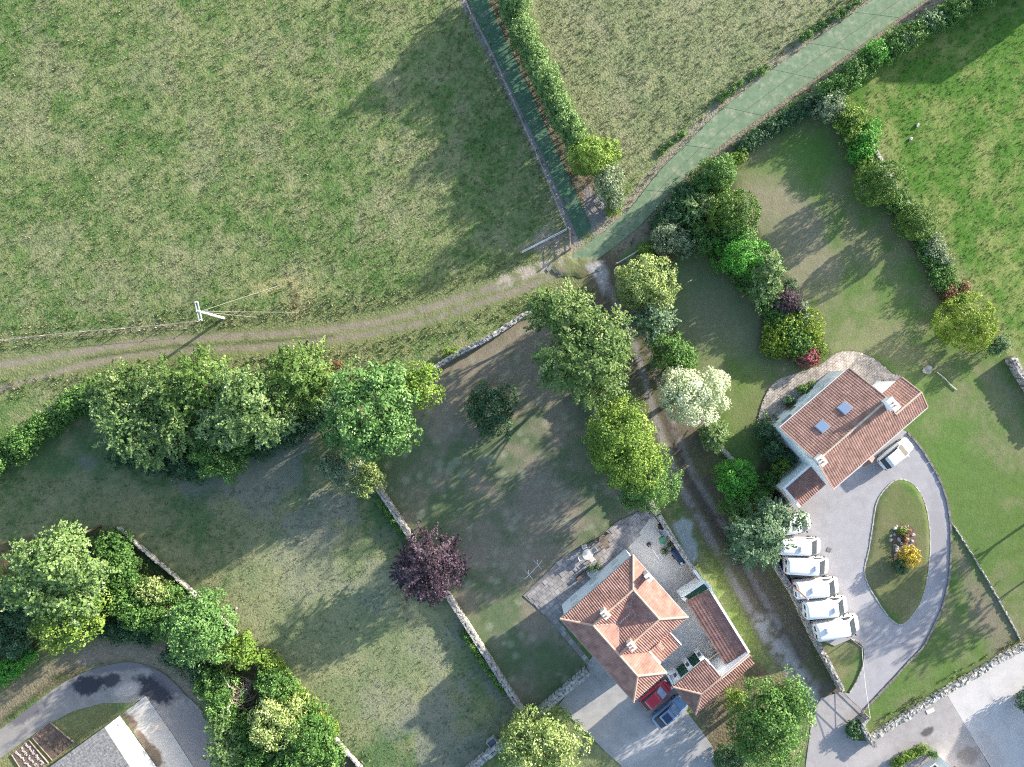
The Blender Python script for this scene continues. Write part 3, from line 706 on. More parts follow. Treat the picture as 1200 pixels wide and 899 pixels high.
setts('paving_slabs', patio_px, .004, M['slab'], .58, .58, R(41.4), .035, 5, parent=patio, miss=.06)
sheet('apron', PX([(962, 818), (985, 811), (1014, 833), (1004, 844), (992, 847), (990, 857), (1000, 868), (1020, 868), (1067, 838), (1107, 811), (1135, 855), (1160, 899), (1195, 965), (930, 965), (944, 899), (948, 868), (952, 838)]), .006,
      stained('worn_tarmac', (.28, .26, .26), (.36, .34, .34), 1.2, stains=[(*P2(1087, 858), .75, .5, .5, (.07, .065, .065), .9, .7), (*P2(1135, 885), 1.4, 1.0, 0, (.17, .15, .14), .8, .8), (*P2(1155, 880), .5, 2.5, .55, (.10, .09, .09), .85, .8), (*P2(1020, 885), 3, 1, .5, (.40, .375, .375), .5, .9), (*P2(970, 870), 2, 3, 0, (.31, .295, .30), .5, .9)], fine=.4, cracks=.0))
sheet('concrete_yard', PX([(1107.6, 811), (1147, 788), (1173, 773), (1200, 760), (1400, 660), (1400, 980), (1205, 980), (1161, 899)]), .011,
      stained('new_concrete', (.43, .415, .41), (.50, .48, .475), .8, stains=[(*P2(1160, 880), 1, 3, .5, (.35, .33, .33), .6, .9), (*P2(1162, 819), .2, .3, 0, (.3, .3, .3), .7, .9)], fine=.12))
# curving lane of the bungalow with wet patches
wet = (.030, .031, .038)
sheet('farm_lane', PX(smooth_open([(-120, 925), (-50, 885), (0, 855), (52, 816), (82, 796), (113, 783), (152, 776), (184, 785), (204, 800), (217, 814), (234, 830), (246, 850), (262, 899), (270, 960)], 4) + [(205, 960), (215, 899), (190, 850), (171, 818), (150, 824), (121, 824), (87, 833), (54, 850), (0, 889), (-50, 920), (-120, 960)]), .006,
      stained('gritty_lane', (.235, .215, .20), (.31, .285, .265), 1.0, stains=[
          (*P2(103, 803), 2.0, 1.25, .1, wet, .97, .12), (*P2(130, 797), 1.3, .8, .4, wet, .9, .2), (*P2(181, 808), 2.6, 1.5, -.5, wet, .97, .12), (*P2(135, 780), 5.5, .8, .1, (.12, .115, .13), .8, .5), (*P2(195, 797), 3.2, .9, -.75, (.10, .095, .11), .8, .5),
          (*P2(30, 836), 2.6, .9, .6, (.11, .10, .11), .85, .5), (*P2(75, 812), 1.2, 1.0, .6, (.2, .19, .2), .6, .7), (*P2(228, 860), 2.6, 3.8, .4, (.18, .175, .185), .7, .6), (*P2(150, 808), 1.6, .8, .3, (.42, .37, .34), .8, .9)], fine=.35))
sheet('bungalow_terrace', PX([(143, 837), (171, 815.5), (200, 857), (227, 899), (262, 960), (222, 960), (184, 899)]), .030,
      stained('terrace_concrete', (.34, .33, .32), (.42, .405, .39), .9, stains=[(*P2(152, 848), .9, 1.4, .6, (.12, .085, .06), .95, .9), (*P2(168, 868), .55, 1.4, .6, (.14, .10, .07), .9, .9), (*P2(181, 886), .8, 1.8, .5, (.11, .085, .06), .95, .9), (*P2(190, 850), 1.2, .5, .2, (.47, .40, .33), .7, .9)], fine=.25))
# ------------------------------------------------------------------ roofs, walls, windows
def roof_face(name, pts, mat, parent, tw=.25, tl=.40, amp=.055, step=.035, kind='stuff', lift=.02):
    """clay tiles on one plane: real barrels and courses, cut to the outline; pts: 3D, convex, in the parent's frame"""
    pts = [Vector(p) for p in pts]
    n = Vector((0, 0, 0))
    for i in range(len(pts)): n += (pts[i] - pts[0]).cross(pts[(i + 1) % len(pts)] - pts[0])
    n.normalize()
    if n.z < 0: n = -n; pts = pts[::-1]
    h = Vector((n.x, n.y, 0)); h = h.normalized() if h.length > 1e-6 else Vector((0, -1, 0))
    down = (h - n * h.dot(n)).normalized(); lat = n.cross(down).normalized()
    o0 = pts[0]; us = [(p - o0).dot(lat) for p in pts]; vs_ = [(p - o0).dot(down) for p in pts]
    k = 4; nu = int((max(us) - min(us)) / tw * k) + 3; nc = int((max(vs_) - min(vs_)) / tl) + 2
    u = min(us) - tw / k + np.arange(nu) * tw / k
    ph = (np.arange(nu) % k) / k
    wave = amp * np.abs(np.sin(np.pi * ph)) if amp else np.zeros(nu)
    rows = []
    rng = np.random.RandomState(len(name) + int(abs(pts[0].x) * 7))
    for j in range(nc):
        v0 = max(vs_) - (nc - j) * tl; jit = rng.uniform(-.004, .004, nu)
        rows.append((v0, wave + lift + jit)); rows.append((v0 + tl, wave + lift + step + jit))
    V = np.array([np.array(o0)[None] + np.outer(u, np.array(lat)) + np.array(down)[None] * v + np.outer(hh, np.array(n)) for v, hh in rows]).reshape(-1, 3)
    nr = len(rows); ii = np.arange(nr * nu).reshape(nr, nu)
    F = np.stack([ii[:-1, :-1].ravel(), ii[1:, :-1].ravel(), ii[1:, 1:].ravel(), ii[:-1, 1:].ravel()], 1)
    bm = bmesh.new(); bv = [bm.verts.new(p) for p in V]
    for f in F: bm.faces.new([bv[i] for i in f])
    for i in range(len(pts)):
        a, b = pts[i], pts[(i + 1) % len(pts)]
        e = b - a; e = Vector((e.x, e.y, 0))
        out = Vector((e.y, -e.x, 0)).normalized()
        bmesh.ops.bisect_plane(bm, geom=bm.verts[:] + bm.edges[:] + bm.faces[:], plane_co=a, plane_no=out, clear_outer=True, dist=1e-5)
    bmesh.ops.recalc_face_normals(bm, faces=bm.faces)
    if sum(f.normal.z for f in bm.faces) < 0: bmesh.ops.reverse_faces(bm, faces=bm.faces)
    me = bpy.data.meshes.new(name); bm.to_mesh(me); bm.free(); me.materials.append(mat)
    o = link(name, me, parent); tag(o, kind=kind)
    return o
def roof_slab(mb, pts, th=.10):
    """thin boarding under the tiles"""
    n = len(pts); top = [Vector(p) - Vector((0, 0, .012)) for p in pts]; bot = [p - Vector((0, 0, th)) for p in top]
    mb.add(top + bot, [tuple(range(n)), tuple(range(2 * n - 1, n - 1, -1))] + [(i, n + i, n + (i + 1) % n, (i + 1) % n) for i in range(n)])
def ridge(mb, a, b, r=.12, seg=.42):
    pts = resample([a, b], seg)
    for p, q in zip(pts[:-1], pts[1:]):
        if (q - p).length < .03: continue
        d = (q - p).normalized(); mb.tube([p - d * .02 + Vector((0, 0, .02)), q + Vector((0, 0, .035))], [r, r * .86], 8)
def wall_frame(a, b):
    a = Vector((a[0], a[1], 0)); b = Vector((b[0], b[1], 0)); d = (b - a); L = d.length; d.normalize()
    n = Vector((d.y, -d.x, 0))                                  # outward on the right of a->b
    return (lambda s, o, z: a + d * s + n * o + Vector((0, 0, z))), L, math.atan2(d.y, d.x)
def wbox(mb, fr, s0, s1, o0, o1, z0, z1):
    f, L, ang = fr; c = f((s0 + s1) / 2, (o0 + o1) / 2, (z0 + z1) / 2)
    return mb.box(c, (abs(s1 - s0), abs(o1 - o0), abs(z1 - z0)), ang)
def window(parent, fr, s, z, w=1.0, h=1.2, shutter=None):
    mb = MB(); t = .08
    if shutter:                                                     # closed pale shutters, two leaves
        o = MB(); wbox(o, fr, s - w / 2, s + w / 2, -.04, .03, z, z + h); o = o.build('window', M['frame_white'], parent)
        for k in (-1, 1): wbox(MB(), fr, s + k * w / 4 - w * .22, s + k * w / 4 + w * .22, .03, .06, z + .05, z + h - .05).build('shutter', M['shutter'], o)
        wbox(MB(), fr, s - w / 2 - .1, s + w / 2 + .1, -.03, .12, z - .09, z - .005).build('sill', M['frame_white'], o)
        return o
    for a in ((s - w / 2, s - w / 2 + t, z, z + h), (s + w / 2 - t, s + w / 2, z, z + h), (s - w / 2 + t, s + w / 2 - t, z, z + t), (s - w / 2 + t, s + w / 2 - t, z + h - t, z + h), (s - .03, s + .03, z + t, z + h - t)):
        wbox(mb, fr, a[0], a[1], -.05, .06, a[2], a[3])
    o = mb.build('window', M['frame_white'], parent)
    wbox(MB(), fr, s - w / 2 + t * .9, s + w / 2 - t * .9, -.04, .015, z + t * .9, z + h - t * .9).build('pane', M['glass'], o)
    wbox(MB(), fr, s - w / 2 - .1, s + w / 2 + .1, -.03, .16, z - .09, z - .005).build('sill', M['coping'], o)
    return o
def door(parent, fr, s, w=.95, h=2.05, mat=None):
    mb = MB(); wbox(mb, fr, s - w / 2, s - w / 2 + .08, -.05, .06, .02, h); wbox(mb, fr, s + w / 2 - .08, s + w / 2, -.05, .06, .02, h); wbox(mb, fr, s - w / 2, s + w / 2, -.05, .07, h, h + .09)
    o = mb.build('door', M['frame_white'], parent)
    wbox(MB(), fr, s - w / 2 + .07, s + w / 2 - .07, -.04, .02, .02, h - .002).build('door_leaf', mat or M['wood'], o)
    wbox(MB(), fr, s + w / 2 - .2, s + w / 2 - .15, .02, .07, .95, 1.1).build('handle', M['galv'], o)
    return o
def chimney(parent, c, size, z0, z1, mat, pots=2, capmat=None):
    o = MB().box((c[0], c[1], (z0 + z1) / 2), (size[0], size[1], z1 - z0)).build('chimney', mat, parent)
    MB().box((c[0], c[1], z1 + .05), (size[0] + .16, size[1] + .16, .1)).build('chimney_cap', capmat or M['coping'], o)
    for k in range(pots):
        off = (k - (pots - 1) / 2) * .34
        dx, dy = (off, 0) if size[0] >= size[1] else (0, off)
        MB().tube([(c[0] + dx, c[1] + dy, z1 + .08), (c[0] + dx, c[1] + dy, z1 + .30)], [.10, .085], 10).build('chimney_pot', M['terracotta'], o)
    MB().box((c[0], c[1], z0 + .18), (size[0] + .10, size[1] + .10, .16)).build('flashing', M['lead'], o)
    return o

# ---- house with the driveway: origin at its south corner, x runs along the eaves
org = P(976, 573, 5.0); AX = math.atan2(.654, .756)
hr = thing('house', 'white two storey house with red tiled gable roof and two skylights beside the grey driveway', 'house', (org.x, org.y, 0), AX)
LM, LW, D, DW, ZE, ZR, ZW = 9.69, 13.25, 8.55, 4.2, 5.0, 7.5, 6.23
ov = .32; sl = (ZR - ZE) / (D / 2)
wz = ZE - .08
mb = MB()
mb.prism([(ov, ov), (LM - .02, ov), (LM - .02, D - ov), (ov, D - ov)], -.1, wz)
for x in (ov, LM - .27):
    mb.add([(x, ov, wz), (x, D - ov, wz), (x, D / 2, ZR - .2), (x + .25, ov, wz), (x + .25, D - ov, wz), (x + .25, D / 2, ZR - .2)], [(0, 1, 2), (5, 4, 3), (0, 2, 5, 3), (1, 4, 5, 2)])
mb.prism([(LM - .1, ov + .01), (LW - ov, ov + .01), (LW - ov, DW - ov), (LM - .1, DW - ov)], -.1, wz - .01)
x = LW - ov - .25
mb.add([(x, ov, wz), (x, DW - ov, wz), (x, DW / 2, ZW - .2), (x + .25, ov, wz), (x + .25, DW - ov, wz), (x + .25, DW / 2, ZW - .2)], [(0, 1, 2), (5, 4, 3), (0, 2, 5, 3), (1, 4, 5, 2)])
mb.build('wall', M['white_wall'], hr)
faces = {'nw': [(0, D, ZE), (LM, D, ZE), (LM, D / 2, ZR), (0, D / 2, ZR)],
         'se': [(0, 0, ZE), (LM, 0, ZE), (LM, D / 2, ZR), (0, D / 2, ZR)],
         'se_wing': [(LM, 0, ZE), (LW, 0, ZE), (LW, DW / 2, ZE + sl * DW / 2), (LM, DW / 2, ZE + sl * DW / 2)],
         'nw_wing': [(LM, DW, ZE), (LW, DW, ZE), (LW, DW / 2, ZE + sl * DW / 2), (LM, DW / 2, ZE + sl * DW / 2)]}
mb = MB()
for f in faces.values(): roof_slab(mb, f)
rf = mb.build('roof', M['tile_dark'], hr)
for f in faces.values(): roof_face('roof_tiles', f, M['tile'], rf, .27, .34, .022, .032)
mb = MB(); ridge(mb, (0, D / 2, ZR), (LM, D / 2, ZR)); ridge(mb, (LM + .05, DW / 2, ZE + sl * DW / 2), (LW, DW / 2, ZE + sl * DW / 2))
tag(mb.build('ridge_tiles', M['mortar'], rf), kind='stuff')
mb = MB()
for a, b in (((0, 0, ZE), (0, D / 2, ZR)), ((0, D, ZE), (0, D / 2, ZR)), ((LW, 0, ZE), (LW, DW / 2, ZW)), ((LW, DW, ZE), (LW, DW / 2, ZW)), ((LM, D, ZE), (LM, D / 2, ZR)), ((LM, DW / 2 + .1, ZW + .06), (LM, D / 2, ZR))):
    MB().bar(Vector(a) + Vector((0, 0, .03)), Vector(b) + Vector((0, 0, .03)), .10, .12).build('verge', M['ridge'], rf)
MB().bar((-.02, D + .06, ZE - .06), (LM, D + .06, ZE - .06), .13, .1).build('gutter', M['white_plastic'], rf)
MB().bar((-.02, -.06, ZE - .06), (LW, -.06, ZE - .06), .13, .1).build('gutter', M['white_plastic'], rf)
def on_nw(x, y): return ZR - sl * (y - D / 2)
for sx, sy in ((3.05, 6.2), (6.05, 6.15)):
    a = math.atan(sl); w, l = .95, .95
    c = Vector((sx, sy, on_nw(sx, sy) + .09))
    o = MB().box(c, (w + .16, l + .16, .14), 0, -a).build('skylight', M['lead'], rf)
    MB().box(c + Vector((0, .03, .075)), (w, l, .03), 0, -a).build('pane', M['sky_glass'], o)
chimney(hr, (.28, D / 2 - .1), (.62, .95), ZR - .6, ZR + .55, M['white_wall'], 2)
chimney(hr, (LM - .35, D / 2 - .35), (.62, 1.25), ZR - .9, ZR + 1.05, M['white_wall'], 2, M['white_wall'])
# north-west wall: two boxed window bays, small windows; gable window; drive side
fn = wall_frame((LM, D - ov), (ov, D - ov))
for s in (2.3, 8.35):
    o = MB(); wbox(o, fn, s - .62, s + .62, 0, .42, 2.6, 4.1); o = o.build('bay_window', M['frame_white'], hr)
    q = MB(); wbox(q, fn, s - .54, s + .54, .40, .435, 2.75, 3.95); q.build('pane', M['shutter'], o)
    q = MB(); wbox(q, fn, s - .68, s + .68, 0, .48, 4.1, 4.18); q.build('bay_roof', M['lead'], o)
for s, z in ((4.6, 3.0), (6.2, 3.0), (2.3, .9), (4.6, .9), (8.3, .9)): window(hr, fn, s, z, 1.0, 1.15, True)
door(hr, fn, 6.4)
fs = wall_frame((ov, D - ov), (ov, ov))
window(hr, fs, 3.9, 5.0, .8, .9, True); window(hr, fs, 2.0, 2.9, .9, 1.1, True)
fe = wall_frame((ov, ov), (LW - ov, ov))
for s, z in ((2.0, 2.9), (4.6, 2.9), (7.2, 2.9), (10.8, 2.9), (2.0, .9), (7.2, .9), (10.8, .9)): window(hr, fe, s, z, 1.1, 1.15)
door(hr, fe, 4.9)
# little gabled canopy on brackets over the front door
mb = MB(); px_, pw = 5.2, .75
can = [[(px_ - pw, ov, 3.55), (px_ - pw, -1.0, 3.55), (px_, -1.0, 4.05), (px_, ov, 4.05)], [(px_ + pw, ov, 3.55), (px_ + pw, -1.0, 3.55), (px_, -1.0, 4.05), (px_, ov, 4.05)]]
for f in can: roof_slab(mb, f, .08)
cn = mb.build('porch_canopy', M['tile_dark'], hr)
for f in can: roof_face('roof_tiles', f, M['tile_pink'], cn, .25, .34, .04, .03)
MB().bar((px_ - pw + .08, ov, 2.9), (px_ - pw + .08, -.85, 3.5), .09, .09).bar((px_ + pw - .08, ov, 2.9), (px_ + pw - .08, -.85, 3.5), .09, .09).build('bracket', M['wood'], cn)
# lean-to store at the gable
c0 = hr.matrix_world
loc_of = lambda q: (Matrix.Rotation(-AX, 4, 'Z') @ (Vector((q.x, q.y, 0)) - Vector((org.x, org.y, 0))))
A, B_, C_, E_ = [loc_of(P(u, v, 2.7)) for u, v in ((949, 546), (918, 570), (931, 594.5), (964.5, 570))]
x0, x1, y0, y1 = (B_.x + C_.x) / 2, ov + .05, (C_.y + E_.y) / 2 - .1, (A.y + B_.y) / 2 + .15
st = thing('store', 'small white lean-to store with dark red tiled roof against the gable', 'outbuilding', (org.x, org.y, 0), AX)
mb = MB().prism([(x0 + .02, y0), (x1, y0), (x1, y0 + .22), (x0 + .02, y0 + .22)], -.1, 2.35).prism([(x0, y0), (x0 + .25, y0), (x0 + .25, y1), (x0, y1)], -.1, 3.05).prism([(x0 + .25, y1 - .25), (x1, y1 - .25), (x1, y1), (x0 + .25, y1)], -.1, 3.04)
mb.build('wall', M['white_wall'], st)
lf = [(x0 + .25, y0 - .2, 2.42), (x1, y0 - .2, 2.42), (x1, y1 - .25, 2.85), (x0 + .25, y1 - .25, 2.85)]
mb = MB(); roof_slab(mb, lf); o = mb.build('roof', M['tile_dark'], st); roof_face('roof_tiles', lf, M['tile_dark'], o, .25, .36, .04, .03)
door(st, wall_frame((x0, y0), (x1, y0)), 1.2, .9, 1.95, M['wood'])

# ---- walled house: origin at its west eave corner, inside is -y
org2 = P(656.6, 725.3, 5.0); A2 = math.atan2(.661, .75)
hl = thing('house', 'white house with hollow ring of pink tiled hips and three chimneys beside the concrete yard', 'house', (org2.x, org2.y, 0), A2)
W_, D_, XW, DX, ZE2, T_ = 10.25, 8.77, 4.67, 11.7, 5.0, 2.33
ZR2 = ZE2 + 1.3; zi = ZR2 - 1.12; ix0, ix1, iy = 4.385, 5.865, -4.385
ov = .35; wz = ZE2 - .08
mb = MB()
mb.prism([(ov, -ov), (ov, -DX + ov), (XW - ov, -DX + ov), (XW - ov, -D_ + ov), (W_ - ov, -D_ + ov), (W_ - ov, -ov)], -.1, wz)
mb.build('wall', M['white_wall'], hl)
r = (T_, -T_); r2 = (W_ - T_, -T_); r3 = (W_ - T_, -D_ + T_); r4 = (T_, -D_ + T_); r5 = (T_, -DX + T_)
z = lambda p, h: (p[0], p[1], h)
faces = [[(0, 0, ZE2), (W_, 0, ZE2), z(r2, ZR2), z(r, ZR2)], [(W_, 0, ZE2), (W_, -D_, ZE2), z(r3, ZR2), z(r2, ZR2)],
         [(W_, -D_, ZE2), (XW, -D_, ZE2), z(r4, ZR2), z(r3, ZR2)], [(0, 0, ZE2), z(r, ZR2), z(r5, ZR2), (0, -DX, ZE2)],
         [(0, -DX, ZE2), z(r5, ZR2), (XW, -DX, ZE2)], [(XW, -DX, ZE2), z(r5, ZR2), z(r4, ZR2), (XW, -D_, ZE2)],
         [z(r, ZR2), z(r2, ZR2), (ix1, iy, zi), (ix0, iy, zi)], [z(r4, ZR2), z(r3, ZR2), (ix1, iy, zi), (ix0, iy, zi)],
         [z(r, ZR2), z(r4, ZR2), (ix0, iy, zi)], [z(r2, ZR2), z(r3, ZR2), (ix1, iy, zi)]]
mb = MB()
for f in faces: roof_slab(mb, f)
rf = mb.build('roof', M['tile_dark'], hl)
for f in faces: roof_face('roof_tiles', f, M['tile_pink'], rf, .25, .42, .055, .03)
mb = MB()
for a, b in (((0, 0, ZE2), z(r, ZR2)), ((W_, 0, ZE2), z(r2, ZR2)), ((W_, -D_, ZE2), z(r3, ZR2)), ((0, -DX, ZE2), z(r5, ZR2)), ((XW, -DX, ZE2), z(r5, ZR2)), (z(r, ZR2), z(r2, ZR2)), (z(r2, ZR2), z(r3, ZR2)), (z(r3, ZR2), z(r4, ZR2)), (z(r, ZR2), z(r5, ZR2))):
    ridge(mb, Vector(a) + Vector((0, 0, .03)), Vector(b) + Vector((0, 0, .03)), .13)
tag(mb.build('ridge_tiles', M['ridge'], rf), kind='stuff')
mb = MB()
for a, b in ((z(r, ZR2), (ix0, iy, zi)), (z(r2, ZR2), (ix1, iy, zi)), (z(r3, ZR2), (ix1, iy, zi)), (z(r4, ZR2), (ix0, iy, zi)), ((ix0, iy, zi), (ix1, iy, zi))):
    mb.bar(Vector(a) + Vector((0, 0, .05)), Vector(b) + Vector((0, 0, .05)), .16, .06)
mb.build('valley_gutter', M['lead'], rf)
MB().box(((ix0 + ix1) / 2, iy, zi + .06), (1.5, .30, .10)).build('gutter_tray', M['galv'], rf)
mb = MB()
for a, b in (((0, 0), (W_, 0)), ((W_, 0), (W_, -D_)), ((W_, -D_), (XW, -D_)), ((XW, -D_), (XW, -DX)), ((XW, -DX), (0, -DX)), ((0, -DX), (0, 0))):
    mb.bar((a[0], a[1], ZE2 - .09), (b[0], b[1], ZE2 - .09), .12, .10)
mb.build('gutter', M['coping'], rf)
loc2 = lambda u, v, h: (Matrix.Rotation(-A2, 4, 'Z') @ (P(u, v, h) - Vector((org2.x, org2.y, h))))
for (u, v), sz, m_, dz in (((709, 719), (.55, .8), M['cream_wall'], .75), ((740, 756), (.55, .8), M['coping'], .75)):
    q = loc2(u, v, ZR2 + .5); chimney(hl, (q.x, q.y), sz, ZR2 - .7, ZR2 + dz, m_, 2)
q = loc2(760, 676, ZR2); chimney(hl, (q.x, q.y), (.5, .75), ZE2 + .2, ZE2 + 1.5, M['coping'], 1)
fw = wall_frame((W_ - ov, -ov), (ov, -ov))
for s in (1.9, 5.0, 7.9): window(hl, fw, s, 3.0, 1.0, 1.25, True)
for s in (1.9, 7.9): window(hl, fw, s, .9, 1.0, 1.25, True)
door(hl, fw, 5.0, 1.1, 2.1, M['shutter'])
f2 = wall_frame((ov, -ov), (ov, -DX + ov))
for s in (1.6, 4.4, 7.2, 10.0): window(hl, f2, s, 2.9, .9, 1.2)
f3 = wall_frame((W_ - ov, -D_ + ov), (W_ - ov, -ov))
for s in (1.5, 4.2, 7.0): window(hl, f3, s, 2.9, .9, 1.2)
f4 = wall_frame((ov, -DX + ov), (XW - ov, -DX + ov)); window(hl, f4, 2.0, 2.9, .9, 1.2); door(hl, f4, 1.3, .95, 2.05)
# back scullery on the yard side with its own stack
pts = [loc2(u, v, 3.2) for u, v in ((786.7, 741.7), (798.4, 756.7), (775, 777.6), (760, 766))]
sx0, sx1 = (pts[2].x + pts[3].x) / 2 + .1, (pts[0].x + pts[1].x) / 2; sy0 = -D_ + ov; sy1 = (pts[1].y + pts[2].y) / 2
sc_ = thing('scullery', 'low lean-to with salmon tiled roof and white verges on the yard side', 'outbuilding', (org2.x, org2.y, 0), A2)
MB().prism([(sx0 + .15, sy0), (sx0 + .15, sy1 + .2), (sx1 - .15, sy1 + .2), (sx1 - .15, sy0)], -.1, [3.55, 2.75, 2.75, 3.55]).build('wall', M['white_wall'], sc_)
lf = [(sx0, sy0, 3.75), (sx1, sy0, 3.75), (sx1, sy1, 2.9), (sx0, sy1, 2.9)]
mb = MB(); roof_slab(mb, lf); o = mb.build('roof', M['tile_dark'], sc_); roof_face('roof_tiles', lf, M['tile_pink'], o, .27, .42, .06, .03)
for xx in (sx0, sx1): MB().bar((xx, sy0, 3.80), (xx, sy1 - .02, 2.95), .13, .16).build('verge', M['frame_white'], o)
q = loc2(772, 753, 4.3); chimney(sc_, (q.x, max(q.y, sy1 + .4)), (.30, .65), 2.9, 5.3, M['ridge'], 0, M['ridge'])
window(sc_, wall_frame((sx0 + .15, sy1 + .2), (sx1 - .15, sy1 + .2)), (sx1 - sx0) / 2, 1.0, .9, 1.1)

# ---- long store along the lane and hipped garage
def world_thing(name, label, cat, u, v): p = P(u, v); return thing(name, label, cat, (p.x, p.y, 0)), Vector((p.x, p.y, 0))
sh, so = world_thing('shed', 'long low store with plain dark pink tiled roof and white edging along the lane', 'outbuilding', 840, 735)
a, b, c, d = [P(u, v, zz) - so for (u, v), zz in (((803.4, 704.2), 2.8), ((831.8, 690.5), 3.35), ((877.7, 764.5), 3.35), ((849.3, 778.4), 2.8))]
lf = [a, b, c, d]; mb = MB(); roof_slab(mb, lf); o = mb.build('roof', M['tile_dark'], sh)
roof_face('roof_tiles', lf, M['tile_dark'], o, .25, .36, .035, .03)
ce = (a + b + c + d) / 4; ins = [ce + (p - ce) * .93 for p in lf]
MB().prism([(p.x, p.y) for p in ins], -.1, [p.z - .12 for p in ins]).build('wall', M['white_wall'], sh)
MB().bar(b + Vector((0, 0, .08)), c + Vector((0, 0, .08)), .24, .16).build('coping', M['frame_white'], o)
fr = wall_frame((ins[3].x, ins[3].y), (ins[0].x, ins[0].y))
door(sh, fr, 2.0, 1.0, 2.0, M['green_paint']); window(sh, fr, 4.4, 1.0, .9, 1.0); window(sh, fr, 6.3, 1.0, .9, 1.0)
# white end room with flat dark roof between yard and store
et, eo = world_thing('outhouse', 'small flat roofed white outhouse with dark green top at the end of the long store', 'outbuilding', 812, 690)
q = [P(u, v, 2.6) - eo for u, v in ((798.5, 700.5), (806, 706), (834, 689.5), (827, 681.5))]
MB().prism([(p.x, p.y) for p in q], -.1, 2.45).build('wall', M['white_wall'], et)
ce = sum(q, Vector()) / 4
MB().prism([((p - ce) * .8 + ce).to_2d()[:] for p in q], 2.44, 2.50).build('roof', M['green_paint'], et)
mb = MB()
for i in range(4): mb.bar((q[i].x, q[i].y, 2.5), (q[(i + 1) % 4].x, q[(i + 1) % 4].y, 2.5), .2, .12)
mb.build('parapet', M['frame_white'], et)

go, gg = world_thing('garage', 'hipped red tiled garage with white piers and dark green doors facing the yard', 'garage', 830, 800)
a1, s1, e1, c1, = [P(u, v, 3.0) - gg for u, v in ((788.4, 805), (815, 837.6), (884, 776.7), (826.8, 771.7))]
rz_, rn = P(821.8, 813.4, 4.2) - gg, P(878.3, 766.5, 4.2) - gg
dirx = (e1 - s1).normalized(); tcut = (c1 - a1).dot(dirx)
m_ = rz_ + (rn - rz_).normalized() * ((c1 - rz_).dot(dirx))
faces = [[s1, e1, rn, rz_], [a1, rz_, m_, c1], [a1, s1, rz_]]
mb = MB()
for f in faces: roof_slab(mb, f)
rf = mb.build('roof', M['tile_dark'], go)
for f in faces: roof_face('roof_tiles', f, M['tile'], rf, .26, .38, .05, .03)
mb = MB(); ridge(mb, rz_, rn, .12); ridge(mb, rz_ + Vector((0, 0, .02)), a1 + Vector((0, 0, .02)), .12); ridge(mb, rz_, s1, .12)
tag(mb.build('ridge_tiles', M['ridge'], rf), kind='stuff')
i_ = (rz_ + m_) / 2; sh_ = lambda p, k=.92: i_ + (p - i_) * k
b0, b1, b2, b3 = sh_(a1), sh_(s1), sh_(e1, .95), sh_(rn, .97)
c1i = sh_(c1); mi = sh_(m_, .98)
MB().prism([(p.x, p.y) for p in (b0, b1, b2, b3, mi, c1i)], -.1, [2.85, 2.85, 2.85, 3.9, 3.9, 2.85]).build('wall', M['white_wall'], go)
MB().bar(m_ + Vector((0, 0, -.05)), rn + Vector((0, 0, -.05)), .3, .22).bar(m_ + Vector((0, 0, -.1)), c1 + Vector((0, 0, -.02)), .2, .2).build('parapet', M['frame_white'], go)
fr = wall_frame((c1i.x, c1i.y), (b0.x, b0.y)); L = fr[1]
for s in (1.05, 2.75):
    o = MB(); wbox(o, fr, s - .55, s + .55, -.03, .05, .02, 2.3); o = o.build('garage_door', M['green_paint'], go)
    q = MB(); wbox(q, fr, s - .55, s + .55, .05, .09, 1.1, 1.16); q.build('rail', M['green_paint'], o)
for s in (.2, 1.9, 3.7):
    o = MB(); wbox(o, fr, s - .30, s + .30, 0, .34, -.05, 2.55); o = o.build('pier', M['frame_white'], go)
    q = MB(); wbox(q, fr, s - .18, s + .18, .33, .37, 1.2, 2.1); q.build('pane', M['glass'], o)
gt = thing('gate', 'open white square framed gate pen between the ringed house and the garage', 'gate', P(786, 796))
q = [P(u, v, 1.1) - P(786, 796) for u, v in ((781.5, 789), (793, 789), (796, 797), (789, 803))]
mb = MB()
for i in (0, 2, 3):
    a, b = q[i], q[(i + 1) % 4]; mb.bar((a.x, a.y, 1.15), (b.x, b.y, 1.15), .22, .18); mb.bar((a.x, a.y, .62), (b.x, b.y, .62), .12, .12)
mb.build('rail', M['frame_white'], gt)
for p in q: MB().box((p.x, p.y, .56), (.22, .22, 1.2)).build('post', M['frame_white'], gt)

# ---- bungalow with grey slates
bo = thing('bungalow', 'grey slate roofed bungalow with bright white end wall beside its concrete terrace', 'house', P(110, 899))
BO = P(110, 899)
n1, n2 = P(122, 852.5, 3.0) - BO, P(58, 899, 3.0) - BO
du = (n2 - n1).normalized(); dv = Vector((-du.y, du.x, 0)); 
if dv.y > 0: dv = -dv
Lb, Wb = 11.0, 16.0
A_, B2, C2, D2 = n1, n1 + du * Lb, n1 + du * Lb + dv * Wb, n1 + dv * Wb
up = Vector((0, 0, .55)); m1 = (A_ + D2) / 2 + up; m2 = (B2 + C2) / 2 + up
mb = MB(); fa = [[A_, B2, m2, m1], [D2, C2, m2, m1]]
for f in fa: roof_slab(mb, f, .12)
rf = mb.build('roof', M['slate'], bo)
for f in fa: roof_face('roof_tiles', f, M['slate'], rf, .30, .30, 0, .035)
mb = MB(); ridge(mb, m1, m2, .12); tag(mb.build('ridge_tiles', M['lead'], rf), kind='stuff')
ce = (A_ + B2 + C2 + D2) / 4; ins = [ce + (p - ce) * .985 for p in (A_, B2, C2, D2)]
MB().prism([(p.x, p.y) for p in ins], -.1, 2.85).build('wall', M['white_wall'], bo)
